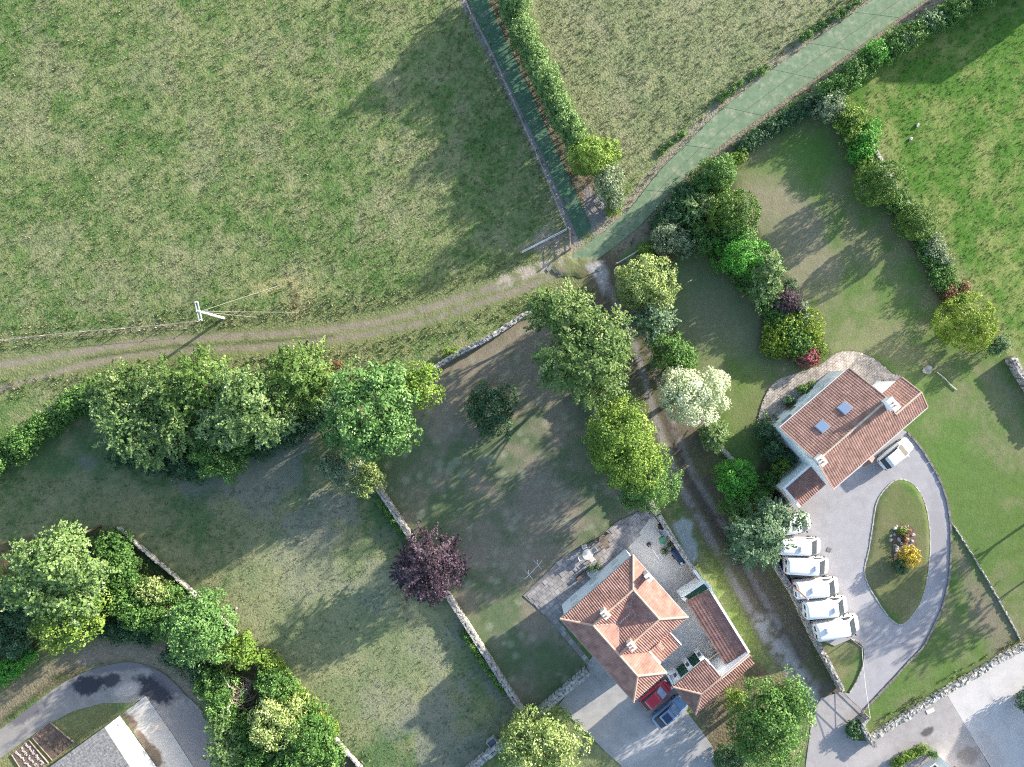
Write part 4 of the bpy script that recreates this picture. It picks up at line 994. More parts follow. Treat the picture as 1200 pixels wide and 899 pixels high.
g = MB(); g.add([ins[0] + Vector((0, 0, -.15)), ins[3] + Vector((0, 0, -.15)), m1 + (ce - m1) * .05 + Vector((0, 0, -.1))], [(0, 1, 2)]); g.build('gable', M['white_wall'], bo)
MB().bar(A_ + Vector((0, 0, -.08)), B2 + Vector((0, 0, -.08)), .14, .12).build('gutter', M['trim_black'], rf)
fr = wall_frame((ins[1].x, ins[1].y), (ins[0].x, ins[0].y))
for s in (2.2, 5.2, 8.2): window(bo, fr, s, 1.0, 1.2, 1.1)
# ---- small red roof by the worn tarmac, barn and house beyond the hedge that shade the ground
def gable_house(name, label, cat, u, v, L_, W2, ang, ze, zr, mat, wall='white_wall', tiles=True):
    p = P(u, v); t = thing(name, label, cat, (p.x, p.y, 0), ang)
    f = [[(-L_ / 2, -W2 / 2, ze), (L_ / 2, -W2 / 2, ze), (L_ / 2, 0, zr), (-L_ / 2, 0, zr)], [(-L_ / 2, W2 / 2, ze), (L_ / 2, W2 / 2, ze), (L_ / 2, 0, zr), (-L_ / 2, 0, zr)]]
    mb = MB(); [roof_slab(mb, q) for q in f]; o = mb.build('roof', mat, t)
    if tiles:
        for q in f: roof_face('roof_tiles', q, mat, o, .27, .4, .05, .03)
    mb = MB(); ridge(mb, (-L_ / 2, 0, zr), (L_ / 2, 0, zr), .13); tag(mb.build('ridge_tiles', M['ridge'], o), kind='stuff')
    k = .3; w = MB().prism([(-L_ / 2 + k, -W2 / 2 + k), (L_ / 2 - k, -W2 / 2 + k), (L_ / 2 - k, W2 / 2 - k), (-L_ / 2 + k, W2 / 2 - k)], -.1, ze - .06)
    for x in (-L_ / 2 + k, L_ / 2 - k - .2): w.add([(x, -W2 / 2 + k, ze - .1), (x, W2 / 2 - k, ze - .1), (x, 0, zr - .2), (x + .2, -W2 / 2 + k, ze - .1), (x + .2, W2 / 2 - k, ze - .1), (x + .2, 0, zr - .2)], [(0, 1, 2), (5, 4, 3), (0, 2, 5, 3), (1, 4, 5, 2)])
    w.build('wall', M[wall], t)
    f_ = wall_frame((-L_ / 2 + k, -W2 / 2 + k), (L_ / 2 - k, -W2 / 2 + k)); f2_ = wall_frame((L_ / 2 - k, W2 / 2 - k), (-L_ / 2 + k, W2 / 2 - k))
    for ff in (f_, f2_):
        for j in range(max(1, int(L_ / 3))):
            s = (j + .5) * ff[1] / max(1, int(L_ / 3)); window(t, ff, s, 1.0, .9, 1.0)
            if ze > 4.5: window(t, ff, s, 3.2, .9, 1.0)
    return t
t = gable_house('cottage', 'small red tiled cottage with white gable end on the edge of the worn tarmac', 'house', 1090, 925, 6.5, 6.0, R(36), 3.2, 4.4, M['tile_pink'])
gable_house('barn', 'grey sheet roofed barn at the corner of the bright meadow', 'barn', 1252, -60, 10, 8.5, R(35), 4.2, 5.8, M['slate'], 'cream_wall')
gable_house('farmhouse', 'tall farmhouse beside the pale concrete yard', 'house', 1325, 800, 13, 9, R(60), 6.0, 8.4, M['tile_dark'])
# ------------------------------------------------------------------ walls, fences, gates
def stone_wall(label, pts_px, w=.55, h=1.1, seed=0, pale=False, cat='wall', rough=1.0, name='stone_wall'):
    rng = random.Random(seed); pts = [P(*p) for p in smooth_open(pts_px, 5)] if len(pts_px) > 2 else [P(*p) for p in pts_px]
    pts = resample(pts, .5); o0 = pts[0].copy(); t = thing(name, label, cat, o0)
    pts = [p - o0 for p in pts]; core = MB(); st = MB()
    for a, b in zip(pts[:-1], pts[1:]):
        d = b - a
        if d.length < .04: continue
        ang = math.atan2(d.y, d.x); c = (a + b) / 2; n = Vector((-math.sin(ang), math.cos(ang), 0)); hh = h * rng.uniform(.9, 1.03)
        core.box((c.x, c.y, hh / 2 - .12), (d.length + .06, w * .86, hh - .06), ang)
        e = d.normalized()
        for k in (-1, 1):                                           # facing courses
            for j in range(3):
                z0 = (j + .5) * h / 3.2; ln = rng.uniform(.28, .5)
                st.box(c + n * k * w * .45 + e * rng.uniform(-.1, .1) + Vector((0, 0, z0 - .03)), (ln, min(.14, w * .3), h / 3.6), ang + rng.uniform(-.08, .08) * min(1, w * 2.5), jit=.10 * rough, rng=rng)
        nrow = 2 if w > .4 else 1
        for r_ in range(nrow):                                      # cope stones
            off = (r_ - (nrow - 1) / 2) * w * .5
            for q in (-.14, .13):
                ln = rng.uniform(.22, .36)
                st.box(c + n * (off + rng.uniform(-.05, .05)) + e * (q + rng.uniform(-.05, .05)) + Vector((0, 0, hh - .10 + rng.uniform(-.03, .06))), (ln, w / nrow * rng.uniform(.8, 1.05), rng.uniform(.16, .26)), ang + rng.uniform(-.25, .25) * min(1, w * 2), rng.uniform(-.12, .12), rng.uniform(-.12, .12), jit=.14 * rough, rng=rng)
    core.build('core', M['stone_core'], t, recalc=False)
    tag(st.build('stones', M['pale_stone' if pale else 'stone'], t, recalc=False), kind='stuff')
    return t
stone_wall('weathered dry stone wall curving along the foot of the field above the parched lawn', [(621, 365), (600, 379), (575, 395), (545, 411), (528, 420), (511, 431)], .48, 1.05, 1, True)
stone_wall('long dry stone wall between the parched lawn and the paddock by the purple tree', [(441, 566), (459, 593), (480, 625), (503, 660), (525, 695), (560, 750), (590, 797), (618, 839)], .55, .95, 2, True)
stone_wall('short stone wall joining the forecourt corner to the long wall', [(688, 784), (655, 812), (621, 840)], .75, 1.0, 3)
stone_wall('stone wall with a trough against it, running past the pale round tree', [(606, 853), (592, 866), (570, 883), (540, 908)], .70, 1.0, 4)
stone_wall('ivy hung stone wall between the feathery tree and the lane', [(679, 456), (690, 473), (703, 494), (722, 525), (748, 565), (768, 600)], .50, 1.3, 5, True)
stone_wall('mossy yard wall beside the lime spill and the covered trailer', [(770, 602), (787, 630), (807, 661), (816, 673)], .45, 1.5, 6)
stone_wall('stone wall behind the row of parked white vans', [(903, 655), (915, 674), (927, 694), (938, 717), (952, 747), (966, 772), (983, 805)], .50, 1.1, 7, True)
stone_wall('short stone wing wall beside the driveway gate', [(1013, 836), (1006, 845), (1012, 856), (1020, 869)], .45, 1.1, 8, True)
stone_wall('rugged pale rubble wall along the worn tarmac and concrete yard', [(1021, 862), (1045, 847), (1067, 833), (1087, 821), (1107, 808), (1127, 797), (1147, 785), (1173, 769), (1205, 752), (1260, 720)], .58, .6, 9, False, rough=1.5)
stone_wall('white topped stone wall at the corner of the lawn below the meadow', [(1180, 419), (1190, 437), (1206, 462), (1230, 500)], .65, 1.1, 10, True)
stone_wall('garden stone wall showing between the boundary shrubs of the meadow', [(1020, 172), (1036, 200), (1052, 228), (1070, 250), (1085, 275), (1110, 315)], .40, .6, 11)
stone_wall('low stone edging line crossing the lawn from the driveway to the rubble wall', [(1114, 612), (1128, 632), (1150, 668), (1172, 706), (1196, 750)], .14, .10, 12, True, 'edging')
stone_wall('stub of stone wall beneath the shrub beside the variegated tree', [(826, 498), (838, 518), (856, 538)], .4, 1.0, 13, True)
stone_wall('thin grey wall between the scrub bank and the paddock', [(141, 617), (160, 634), (190, 660), (216, 682), (247, 711), (279, 740)], .15, .7, 14)
stone_wall('narrow pale wall emerging from the scrub beside the paddock', [(392, 861), (408, 880), (425, 899), (450, 930)], .18, .7, 15, True)
# rendered wall between yard and store
t = thing('yard_wall', 'plain white rendered wall between the yard and the long store', 'wall', P(822, 680))
a, b = P(809, 664) - P(822, 680), P(829, 690) - P(822, 680)
MB().bar((a.x, a.y, .8), (b.x, b.y, .8), .22, 1.7).build('wall', M['white_wall'], t)
MB().bar((a.x, a.y, 1.69), (b.x, b.y, 1.69), .32, .09).build('coping', M['frame_white'], t)

def wire_fence(label, pts_px, step, h, mat, nw=3, seed=0, r=.05, name='wire_fence'):
    rng = random.Random(seed); pts = resample([P(*p) for p in pts_px], step); o0 = pts[0].copy()
    t = thing(name, label, 'fence', o0); pts = [p - o0 for p in pts]
    for p in pts: MB().tube([(p.x, p.y, -.12), (p.x + rng.uniform(-.05, .05), p.y + rng.uniform(-.05, .05), h)], [r, r * .9], 7).build('post', mat, t)
    for k in range(nw):
        MB().tube([(p.x, p.y, h * (k + .9) / nw - .03) for p in pts], .013, 4).build('wire', M['wire'], t)
    return t
wire_fence('post and wire fence along the shaded green lane and the pasture', [(535, -30), (546, 8), (575, 62), (600, 118), (634, 195), (664, 270)], 2.6, 1.1, M['wood'], 3, 1)
wire_fence('sagging wire fence along the field side of the wheel tracks', [(-40, 405), (30, 396), (110, 388), (200, 381), (232, 377)], 4.5, .9, M['wood'], 2, 3)
def gate(label, a_px, b_px, h=1.1, bars=5, mat=None, name='field_gate'):
    a, b = P(*a_px), P(*b_px); d = b - a; L = d.length; t = thing(name, label, 'gate', a, math.atan2(d.y, d.x)); mt = mat or M['galv']
    for k in range(bars): MB().bar((.05, 0, .15 + (h - .18) * k / (bars - 1)), (L - .05, 0, .15 + (h - .18) * k / (bars - 1)), .05, .05).build('rail', mt, t)
    MB().bar((.06, 0, .13), (.06, 0, h), .06, .05).bar((L - .06, 0, .13), (L - .06, 0, h), .06, .05).bar((.08, .03, .16), (L - .08, .03, h - .04), .04, .04).build('frame', mt, t)
    for x in (-.1, L + .1): MB().tube([(x, 0, -.12), (x, 0, h + .2)], .09, 8).build('post', M['wood'], t)
    return t
gate('slim white bar gate across the trampled corner of the pasture', (611, 297), (664, 270), 1.05, 2, M['frame_white'])
gate('short rail beside the junction at the end of the lane fence', (667, 272), (668, 291), 1.0, 3, M['wood'], 'rail_fence')
gate('grey metal gate standing open under the silvery end of the lane hedge', (699, 232), (713, 247), 1.15)
gate('grey metal gate standing open above the pale yellow tree at the junction', (722, 310), (744, 297), 1.15)
gate('dark steel gate closing the driveway between wall and wing wall', (982, 806), (1012, 835), 1.1, 3, M['kerb_dark'], 'driveway_gate')

# ------------------------------------------------------------------ electricity pole, posts and cables
PB = P(262, 373); pt = P(231, 364.5, 7.0) - PB
po = thing('electricity_pole', 'pale concrete electricity pole with double crossarm standing by the wheel tracks', 'pole', PB)
MB().tube([(0, 0, -.3), (pt.x * .55, pt.y * .55, 3.9), (pt.x, pt.y, 7.0)], [.17, .14, .11], 10).build('post', M['pole_white'], po)
adir = (P(231.5, 376, 6.7) - P(226, 352.5, 6.7)).normalized(); cr = Vector((-adir.y, adir.x, 0))
for k in (-1, 1):
    c = Vector((pt.x, pt.y, 6.7)) + cr * .14 * k
    o = MB().bar(c - adir * 1.05, c + adir * 1.05, .09, .11).build('crossarm', M['galv'], po)
for q in (-.95, 0, .95):
    c = Vector((pt.x, pt.y, 6.76)) + adir * q + cr * .14
    MB().tube([c, c + Vector((0, 0, .12)), c + Vector((0, 0, .17)), c + Vector((0, 0, .28))], [.03, .07, .05, .06], 8).build('insulator', M['frame_white'], po)
c = Vector((pt.x, pt.y, 5.9)); MB().bar(c - cr * .1, c + cr * .75 + Vector((0, 0, .3)), .06, .06).build('bracket', M['galv'], po)
for g_, lab in (((329, 334), 'stay'), ((351, 366), 'stay'), ((300, 372), 'stay')):
    e = P(*g_) - PB; MB().tube([(pt.x * .93, pt.y * .93, 6.4), (e.x, e.y, -.05)], .016, 5).build('stay_wire', M['wire'], po)
t = thing('mast', 'thin tall grey aerial mast with a square frame top on the yard', 'mast', P(760, 638)); e = P(772, 655, 5.4) - P(760, 638)
MB().tube([(0, 0, -.1), (e.x, e.y, 5.4)], [.06, .04], 8).build('post', M['galv'], t)
MB().box((0, 0, .08), (.42, .42, .2), .6).build('base', M['black_plastic'], t)
c = Vector((e.x, e.y, 5.3)); u_ = Vector((.75, .66, 0)); v_ = Vector((-.66, .75, 0))
for a, b in ((-1, 0), (1, 0), (0, -1), (0, 1)):
    p = c + u_ * .35 * a + v_ * .28 * b; w_ = v_ if a else u_; MB().bar(p - w_ * .3, p + w_ * .3, .04, .04).build('aerial_bar', M['galv'], t)
t = thing('telegraph_pole', 'slender reddish wooden pole rising from behind the wall beside the vans', 'pole', P(924, 681))
e = P(947, 703, 5.4) - P(924, 681); MB().tube([(0, 0, -.2), (e.x, e.y, 5.4)], [.10, .075], 9).build('post', M['red_wood'], t)
MB().tube([(e.x, e.y, 5.38), (e.x, e.y, 5.46)], [.085, .03], 9).build('cap', M['galv'], t)
t = thing('garden_pole', 'thin wooden garden pole on the shaded lawn by the pale yellow tree', 'pole', P(797, 338)); e = P(809, 329, 4.2) - P(797, 338)
MB().tube([(0, 0, -.15), (e.x, e.y, 4.2)], [.06, .045], 8).build('post', M['wood'], t); MB().bar((e.x - .25, e.y - .12, 4.05), (e.x + .25, e.y + .12, 4.05), .05, .05).build('crossarm', M['wood'], t)
t = thing('service_cable', 'pale service cable slung from a short post above the grass to the driveway gate', 'cable', P(997, 749))
e = P(1012, 834) - P(997, 749); MB().tube([(0, 0, -.1), (0, 0, 2.6)], [.05, .04], 8).build('post', M['wood'], t)
MB().tube([Vector((0, 0, 2.55)).lerp(Vector((e.x, e.y, 1.5)), i / 10) + Vector((0, 0, -.25 * math.sin(math.pi * i / 10))) for i in range(11)], .03, 5).build('cable', M['coping'], t)
# washing line
t = thing('washing_line', 'white metal washing line with two crossarms by the edge of the paved patio', 'washing line', P(620, 668))
for (u, v) in ((619, 668), (629.5, 657)):
    p = P(u, v) - P(620, 668); MB().tube([(p.x, p.y, -.1), (p.x, p.y, 1.9)], .04, 7).build('post', M['frame_white'], t)
    MB().bar((p.x - .45, p.y + .52, 1.88), (p.x + .45, p.y - .52, 1.88), .04, .04).build('crossarm', M['galv'], t)
a, b = P(611, 677) - P(620, 668), P(634, 653) - P(620, 668)
MB().tube([(a.x, a.y, .05), (a.x * .5, a.y * .5, 1.9), (b.x * .8, b.y * .8, 1.9), (b.x, b.y, 1.6)], .02, 5).build('line', M['frame_white'], t)
# ------------------------------------------------------------------ trees, shrubs and hedges
STY = {  # leaf colours (dark, light, tips), leaf length, habit, density
    'chestnut': ((.052, .125, .032), (.12, .23, .065), (.25, .365, .16), .32, 'clump', 1.6),
    'ash': ((.05, .105, .025), (.145, .215, .065), (.31, .37, .17), .27, 'spray', 1.7),
    'sage': ((.06, .12, .035), (.165, .245, .085), (.33, .395, .20), .27, 'spray', 1.7),
    'yellowgreen': ((.07, .135, .018), (.175, .265, .045), (.31, .39, .12), .24, 'clump', 1.7),
    'paleyellow': ((.12, .175, .045), (.29, .36, .13), (.46, .50, .26), .24, 'clump', 1.7),
    'lime': ((.04, .15, .02), (.09, .30, .035), (.16, .40, .07), .22, 'clump', 1.7),
    'green': ((.04, .10, .022), (.10, .20, .045), (.21, .32, .11), .24, 'clump', 1.7),
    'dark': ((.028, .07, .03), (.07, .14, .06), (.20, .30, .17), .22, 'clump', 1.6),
    'olive': ((.055, .115, .022), (.14, .225, .055), (.28, .36, .14), .27, 'spray', 1.7),
    'conifer': ((.03, .075, .012), (.085, .16, .03), (.19, .27, .06), .16, 'fine', 2.0),
    'golden': ((.085, .145, .015), (.20, .28, .035), (.31, .38, .08), .17, 'fine', 2.0),
    'bluegreen': ((.05, .105, .05), (.135, .21, .11), (.29, .37, .24), .24, 'spray', 1.6),
    'silver': ((.085, .125, .065), (.20, .26, .15), (.38, .43, .29), .22, 'clump', 1.6),
    'variegated': ((.24, .30, .16), (.56, .61, .40), (.78, .80, .64), .25, 'clump', 1.7),
    'purple': ((.034, .022, .030), (.075, .050, .066), (.16, .115, .14), .26, 'spray', 2.0),
    'yellowglobe': ((.22, .16, .015), (.40, .32, .035), (.50, .42, .08), .17, 'clump', 1.8),
    'pink': ((.05, .09, .03), (.36, .08, .12), (.50, .20, .23), .16, 'clump', 1.8),
    'hedge': ((.07, .135, .045), (.16, .26, .085), (.28, .36, .16), .2, 'clump', 1.7),
    'pale': ((.075, .14, .035), (.19, .285, .095), (.37, .44, .22), .28, 'spray', 1.7),
    'rust': ((.09, .06, .03), (.22, .12, .06), (.36, .20, .12), .18, 'clump', 1.7),
}
G_ = lambda c: tuple(min(.85, x * 1.30) for x in c)
LEAF = {k: leafmat(k, G_(s[0]), G_(s[1]), G_(s[2])) for k, s in STY.items()}
def unit(a): return a / np.maximum(np.linalg.norm(a, axis=-1, keepdims=True), 1e-9)
TOTAL = [0]; KL, KD = .95, .70
def foliage(rng, lobes, leaf, habit, dens, zmin=.05):
    """leaf-sized faces through the volume of each lobe (cx, cy, cz, rx, ry, rz)"""
    out_p, out_n, out_a, out_v, out_s = [], [], [], [], []
    for (cx, cy, cz, rx, ry, rz) in lobes:
        c = np.array((cx, cy, cz)); r3 = np.array((rx, ry, rz)); Rm = (rx * ry * rz) ** (1 / 3)
        pp = 1.6; ell = 4 * np.pi * (((rx * ry) ** pp + (rx * rz) ** pp + (ry * rz) ** pp) / 3) ** (1 / pp)
        zcut = -.35 if cz - rz > .7 else -.75
        leaf_ = leaf * KL; area = ell * (.68 if zcut > -.5 else .82); nl = int(dens * KD * area / (leaf_ * leaf_ * .42))
        rc = min(max(.26 * Rm, .28), 1.05) if habit != 'fine' else min(max(.17 * Rm, .16), .5)
        ncl = max(12, int(area / (rc * rc * 1.5)))
        d = unit(rng.normal(size=(ncl * 6, 3))); wgt = np.linalg.norm(d / r3, axis=1); d = d[(rng.rand(len(d)) < wgt / wgt.max()) & (d[:, 2] > zcut)][:ncl]; ncl = len(d)
        ks = rng.normal(size=(5, 3)) * 2.6; ph = rng.uniform(0, 6.28, 5)
        lump = 1 + (.10 if habit == 'fine' else .17) * np.sin(d @ ks.T + ph).mean(1) * 2
        rad = (1 - (.05 if habit == 'fine' else .30) * rng.rand(ncl) ** 2) * lump
        cc = c + d * r3 * rad[:, None] - d * rc * .45
        inner = rng.rand(ncl) < .15
        cc[inner] = c + d[inner] * r3 * rng.uniform(.35, .7, (inner.sum(), 1))
        cv = rng.rand(ncl)
        k = rng.randint(0, ncl, nl); dk = d[k]
        if habit == 'spray':
            tw = unit(dk * np.array((1, 1, .45)) + rng.normal(size=(ncl, 3))[k] * .38 + np.array((0, 0, .12)))
            t = rng.rand(nl, 1); Ls = rc * (1.25 + .5 * cv[k])[:, None]
            sd = unit(np.cross(tw, np.array((0, 0, 1.0)) + rng.normal(size=(nl, 3)) * .3))
            p = cc[k] + tw * (t - .3) * Ls * 1.25 + sd * (rng.rand(nl, 1) - .5) * Ls * .75 * (1.05 - t) + np.array((0, 0, -.25)) * t * t * Ls
            nrm = unit(np.array((0, 0, 1.0)) * .9 + dk * .5 + rng.normal(size=(nl, 3)) * .42)
            ax = unit(tw + sd * rng.choice([-1, 1], (nl, 1)) * .9 + rng.normal(size=(nl, 3)) * .25)
        else:
            d2 = unit(rng.normal(size=(nl, 3)) + dk * 1.15)
            p = cc[k] + d2 * rc * (.55 + .5 * rng.rand(nl, 1))
            nrm = unit(d2 * .8 + rng.normal(size=(nl, 3)) * .55 + np.array((0, 0, .3)))
            ax = unit(rng.normal(size=(nl, 3)))
        v = np.clip(.68 * cv[k] + .36 * rng.rand(nl) - .02, 0, 1)
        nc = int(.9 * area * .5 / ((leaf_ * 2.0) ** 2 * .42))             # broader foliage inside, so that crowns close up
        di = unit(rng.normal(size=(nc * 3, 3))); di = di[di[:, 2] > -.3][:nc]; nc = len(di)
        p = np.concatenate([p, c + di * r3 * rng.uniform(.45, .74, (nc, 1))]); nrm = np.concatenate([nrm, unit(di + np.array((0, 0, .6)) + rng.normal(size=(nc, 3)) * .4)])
        ax = np.concatenate([ax, unit(rng.normal(size=(nc, 3)))]); v = np.concatenate([v, rng.rand(nc) * .45])  # low values keep inner leaves dark, painting in the shade of crown gaps
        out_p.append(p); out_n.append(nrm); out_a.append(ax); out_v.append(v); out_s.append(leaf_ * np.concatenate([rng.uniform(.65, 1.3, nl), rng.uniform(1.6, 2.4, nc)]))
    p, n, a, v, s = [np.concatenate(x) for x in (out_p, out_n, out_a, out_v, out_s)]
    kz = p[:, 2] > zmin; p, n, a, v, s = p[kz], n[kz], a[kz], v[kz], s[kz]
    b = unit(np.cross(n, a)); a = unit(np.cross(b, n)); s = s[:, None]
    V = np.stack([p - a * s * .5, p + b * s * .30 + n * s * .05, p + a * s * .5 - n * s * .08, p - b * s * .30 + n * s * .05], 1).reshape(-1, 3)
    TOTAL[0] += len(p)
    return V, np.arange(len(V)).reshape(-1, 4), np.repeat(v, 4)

def trunk_mesh(rng, base, lobes, r0, pale=False):
    mb = MB()
    for (cx, cy, cz, rx, ry, rz) in lobes[:6]:
        b = Vector(base); top = Vector((cx, cy, cz + rz * .25)); m1 = b.lerp(top, .45) + Vector((rng.uniform(-.12, .12), rng.uniform(-.12, .12), 0)) * rz * .3
        mb.tube([b + Vector((0, 0, -.15)), b + Vector((0, 0, .25)), m1, top], [r0 * 1.35, r0, r0 * .7, r0 * .2], 7)
        nl = 7
        for k in range(nl):
            t = rng.uniform(.35, .85); st = b.lerp(top, t) if t > .45 else b.lerp(m1, t / .45)
            an = 6.283 * (k + rng.uniform(0, .7)) / nl; e = Vector((cx + math.cos(an) * rx * rng.uniform(.6, .85), cy + math.sin(an) * ry * rng.uniform(.6, .85), cz + rz * rng.uniform(-.25, .55)))
            mid = st.lerp(e, .5) + Vector((0, 0, .12 * rz)); mb.tube([st, mid, e], [r0 * .38, r0 * .22, r0 * .06], 5)
    return mb
_seed = [100]
def plant(name, label, cat, lobes_px, style, group=None, trunk=None, pale=False, dens=None, leaf=None, crown='crown'):
    """lobes_px: (u, v, ru, rv, top height, base height) of each part of the crown as seen in the photograph"""
    _seed[0] += 1; rng = np.random.RandomState(_seed[0]); pr = random.Random(_seed[0])
    st = STY[style]; lb = []; kk = 1.10 if max(l[4] for l in lobes_px) > 5 else 1.16
    lobes_px = [(u, v, ru * kk, rv * kk, h, hb) for (u, v, ru, rv, h, hb) in lobes_px]
    for (u, v, ru, rv, h, hb) in lobes_px:
        zc = (h + hb) / 2; s = (HCAM - zc * 1.15) / FPX; q = P(u, v, zc * 1.15); lb.append([q.x, q.y, zc, ru * s, rv * s, (h - hb) / 2])
    bx = sum(l[0] for l in lb) / len(lb); by = sum(l[1] for l in lb) / len(lb)
    if len(lb) > 1: bx, by = lb[0][0], lb[0][1]
    t = thing(name, label, cat, (bx, by, 0), 0, group)
    lb = [(l[0] - bx, l[1] - by, *l[2:]) for l in lb]
    Rm = max(l[3] for l in lb); hmax = max(l[2] + l[5] for l in lb)
    r0 = trunk or min(.32, .035 + .042 * Rm)
    if len(lb) > 6:
        mb = MB()
        for l in lb: mb.tube([(l[0], l[1], -.15), (l[0], l[1], l[2])], [r0, r0 * .5], 6)
    else: mb = trunk_mesh(pr, (0, 0, 0), lb, r0)
    tr = mb.build('trunk' if hmax > 3 else 'stem', M['bark_pale'] if pale else M['bark'], t, True, recalc=False)
    if len(mb.v) > 0 and len(lb) > 1: tr['kind'] = 'stuff'
    lf = leaf or st[3]
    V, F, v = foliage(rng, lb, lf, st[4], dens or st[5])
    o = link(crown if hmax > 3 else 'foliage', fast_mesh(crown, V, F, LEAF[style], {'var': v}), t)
    return t
def run(pts, r, h, hb=.1, step=.85, seed=0, rj=.2, hj=.2):
    """lobes along a line of pixels"""
    rng = random.Random(seed); pts = resample([Vector((*p, 0)) for p in pts], r * step)
    return [(p.x + rng.uniform(-.15, .15) * r, p.y + rng.uniform(-.15, .15) * r, r * rng.uniform(1 - rj, 1 + rj), r * rng.uniform(1 - rj, 1 + rj), h * rng.uniform(1 - hj, 1 + hj), hb) for p in pts]

T = plant
# trees round the paddock and the parched lawn
T('chestnut_tree', 'large rounded green chestnut tree with clustered pale leaf tufts above the long wall', 'tree', [(436, 478, 48, 52, 10.5, 2.5), (412, 450, 26, 25, 9.2, 3), (460, 508, 24, 24, 8.5, 2.5), (402, 505, 22, 26, 7, 1.5), (455, 445, 22, 20, 8.8, 3), (425, 520, 24, 20, 8, 2)], 'chestnut')
T('young_tree', 'small yellow green tree tucked beside the large chestnut', 'tree', [(493, 452, 24, 27, 7, 1.5)], 'yellowgreen')
T('flowering_shrub', 'pale sage coloured shrub at the end of the long wall', 'shrub', [(402, 551, 20, 21, 4.0, .2), (384, 545, 10, 12, 3, .2)], 'silver')
T('flowering_shrub', 'cream tipped shrub growing over the top of the long wall', 'shrub', [(432, 561, 15, 17, 3.6, .2)], 'paleyellow')
T('purple_tree', 'dark purple leaved plum tree overhanging the long wall', 'tree', [(498, 664, 32, 36, 8, 1.5), (526, 658, 18, 26, 5.5, 1.2), (478, 672, 17, 24, 4.5, .8), (506, 692, 20, 16, 5, 1.5)], 'purple')
T('round_shrub', 'dark glossy round shrub alone on the parched lawn', 'shrub', [(575, 479, 26, 28, 3.4, .1)], 'dark', leaf=.22, dens=2.6)
T('ash_tree', 'wide feathery tree with drooping sprays at the bend of the lane wall', 'tree', [(690, 425, 46, 42, 11.5, 2.5), (655, 430, 26, 28, 9, 2.5), (716, 405, 26, 38, 10.5, 2.5), (700, 462, 30, 18, 7, 2)], 'ash', dens=1.35)
T('ash_tree', 'yellow green feathery tree overhanging the junction of the wheel tracks', 'tree', [(664, 368, 38, 34, 9, 2), (638, 358, 20, 20, 7, 1.5), (690, 385, 26, 26, 9, 2.5)], 'ash', dens=1.5)
T('maple_tree', 'bright yellow green tree leaning over the lane wall', 'tree', [(728, 508, 35, 40, 10.5, 1.2), (740, 540, 34, 32, 9.5, 1.2), (712, 530, 20, 30, 6, 1)], 'yellowgreen')
T('elder_tree', 'soft green tree at the top corner of the yard', 'tree', [(758, 562, 31, 32, 7.5, 1.0), (745, 575, 20, 20, 5.5, .8)], 'green', leaf=.22)
# belt of trees between the wheel tracks and the paddock
T('willow_tree', 'grey green feathery willow at the outer end of the tree belt', 'tree', [(150, 500, 36, 40, 7.5, .8), (178, 515, 34, 34, 6.5, .6), (135, 480, 22, 24, 6.5, .8)], 'sage')
T('hazel_tree', 'mid green hazel on the track side of the tree belt', 'tree', [(150, 453, 38, 28, 6, .5), (120, 460, 22, 18, 4.5, .4)], 'ash')
T('willow_tree', 'olive tinted willow with brownish sprays in the middle of the tree belt', 'tree', [(198, 462, 34, 36, 8.5, 1), (205, 495, 28, 32, 7.5, .8)], 'ash')
T('field_maple', 'yellow tinted field maple on the track side of the belt', 'tree', [(238, 448, 33, 34, 8.5, 1), (222, 470, 24, 26, 7.5, 1)], 'olive')
T('willow_tree', 'tall pale willow with silvery sprays crowning the tree belt', 'tree', [(285, 470, 44, 40, 9.5, 1.2), (310, 492, 30, 30, 8, 1), (262, 495, 28, 28, 8, 1)], 'sage', leaf=.28)
T('hawthorn_tree', 'deep green hawthorn with yellow tips next to the chestnut', 'tree', [(348, 438, 38, 34, 8, .8), (330, 465, 28, 26, 6.5, .6), (372, 445, 18, 20, 5, .4)], 'olive', leaf=.24)
T('belt_undergrowth', 'leafy green undergrowth filling the middle of the tree belt', 'hedge', run([(120, 470), (170, 475), (215, 485), (260, 480), (310, 470), (355, 460)], 26, 4.6, .1, .9, 6), 'olive')
T('oak_sapling', 'bright green bushy tree bulging from the belt into the paddock', 'tree', [(247, 528, 27, 32, 5.5, .2), (268, 545, 18, 20, 4.2, .2), (278, 520, 20, 18, 4, .2)], 'green', leaf=.24)
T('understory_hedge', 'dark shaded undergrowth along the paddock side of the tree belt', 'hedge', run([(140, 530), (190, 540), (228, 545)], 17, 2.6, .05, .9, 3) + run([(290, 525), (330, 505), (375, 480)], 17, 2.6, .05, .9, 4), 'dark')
T('field_hedge', 'green field hedge running from the tree belt along the paddock corner', 'hedge', run([(-40, 570), (0, 535), (30, 515), (60, 492), (85, 474), (110, 460)], 15, 2.6, .05, .8, 5), 'green')
T('gorse_clump', 'small rusty clump beside the chestnut and the field wall', 'shrub', [(382, 436, 10, 6, 1.2, .05), (395, 428, 7, 5, 1, .05)], 'rust')
# shrubs by the field wall
T('wall_shrub', 'small yellow shrub sprouting at the foot of the curved field wall', 'shrub', [(534, 414, 6, 6, 1.0, .05), (524, 412, 5, 5, .8, .05)], 'yellowgreen', leaf=.14)
T('ivy', 'dark ivy creeping along the shaded side of the long wall', 'ivy', run([(448, 590), (470, 622)], 5, .9, .03, 1.0, 7) + run([(545, 742), (568, 778), (590, 810)], 5, .9, .03, 1.1, 8) + [(625, 833, 8, 6, 1.0, .03)], 'green', leaf=.15)
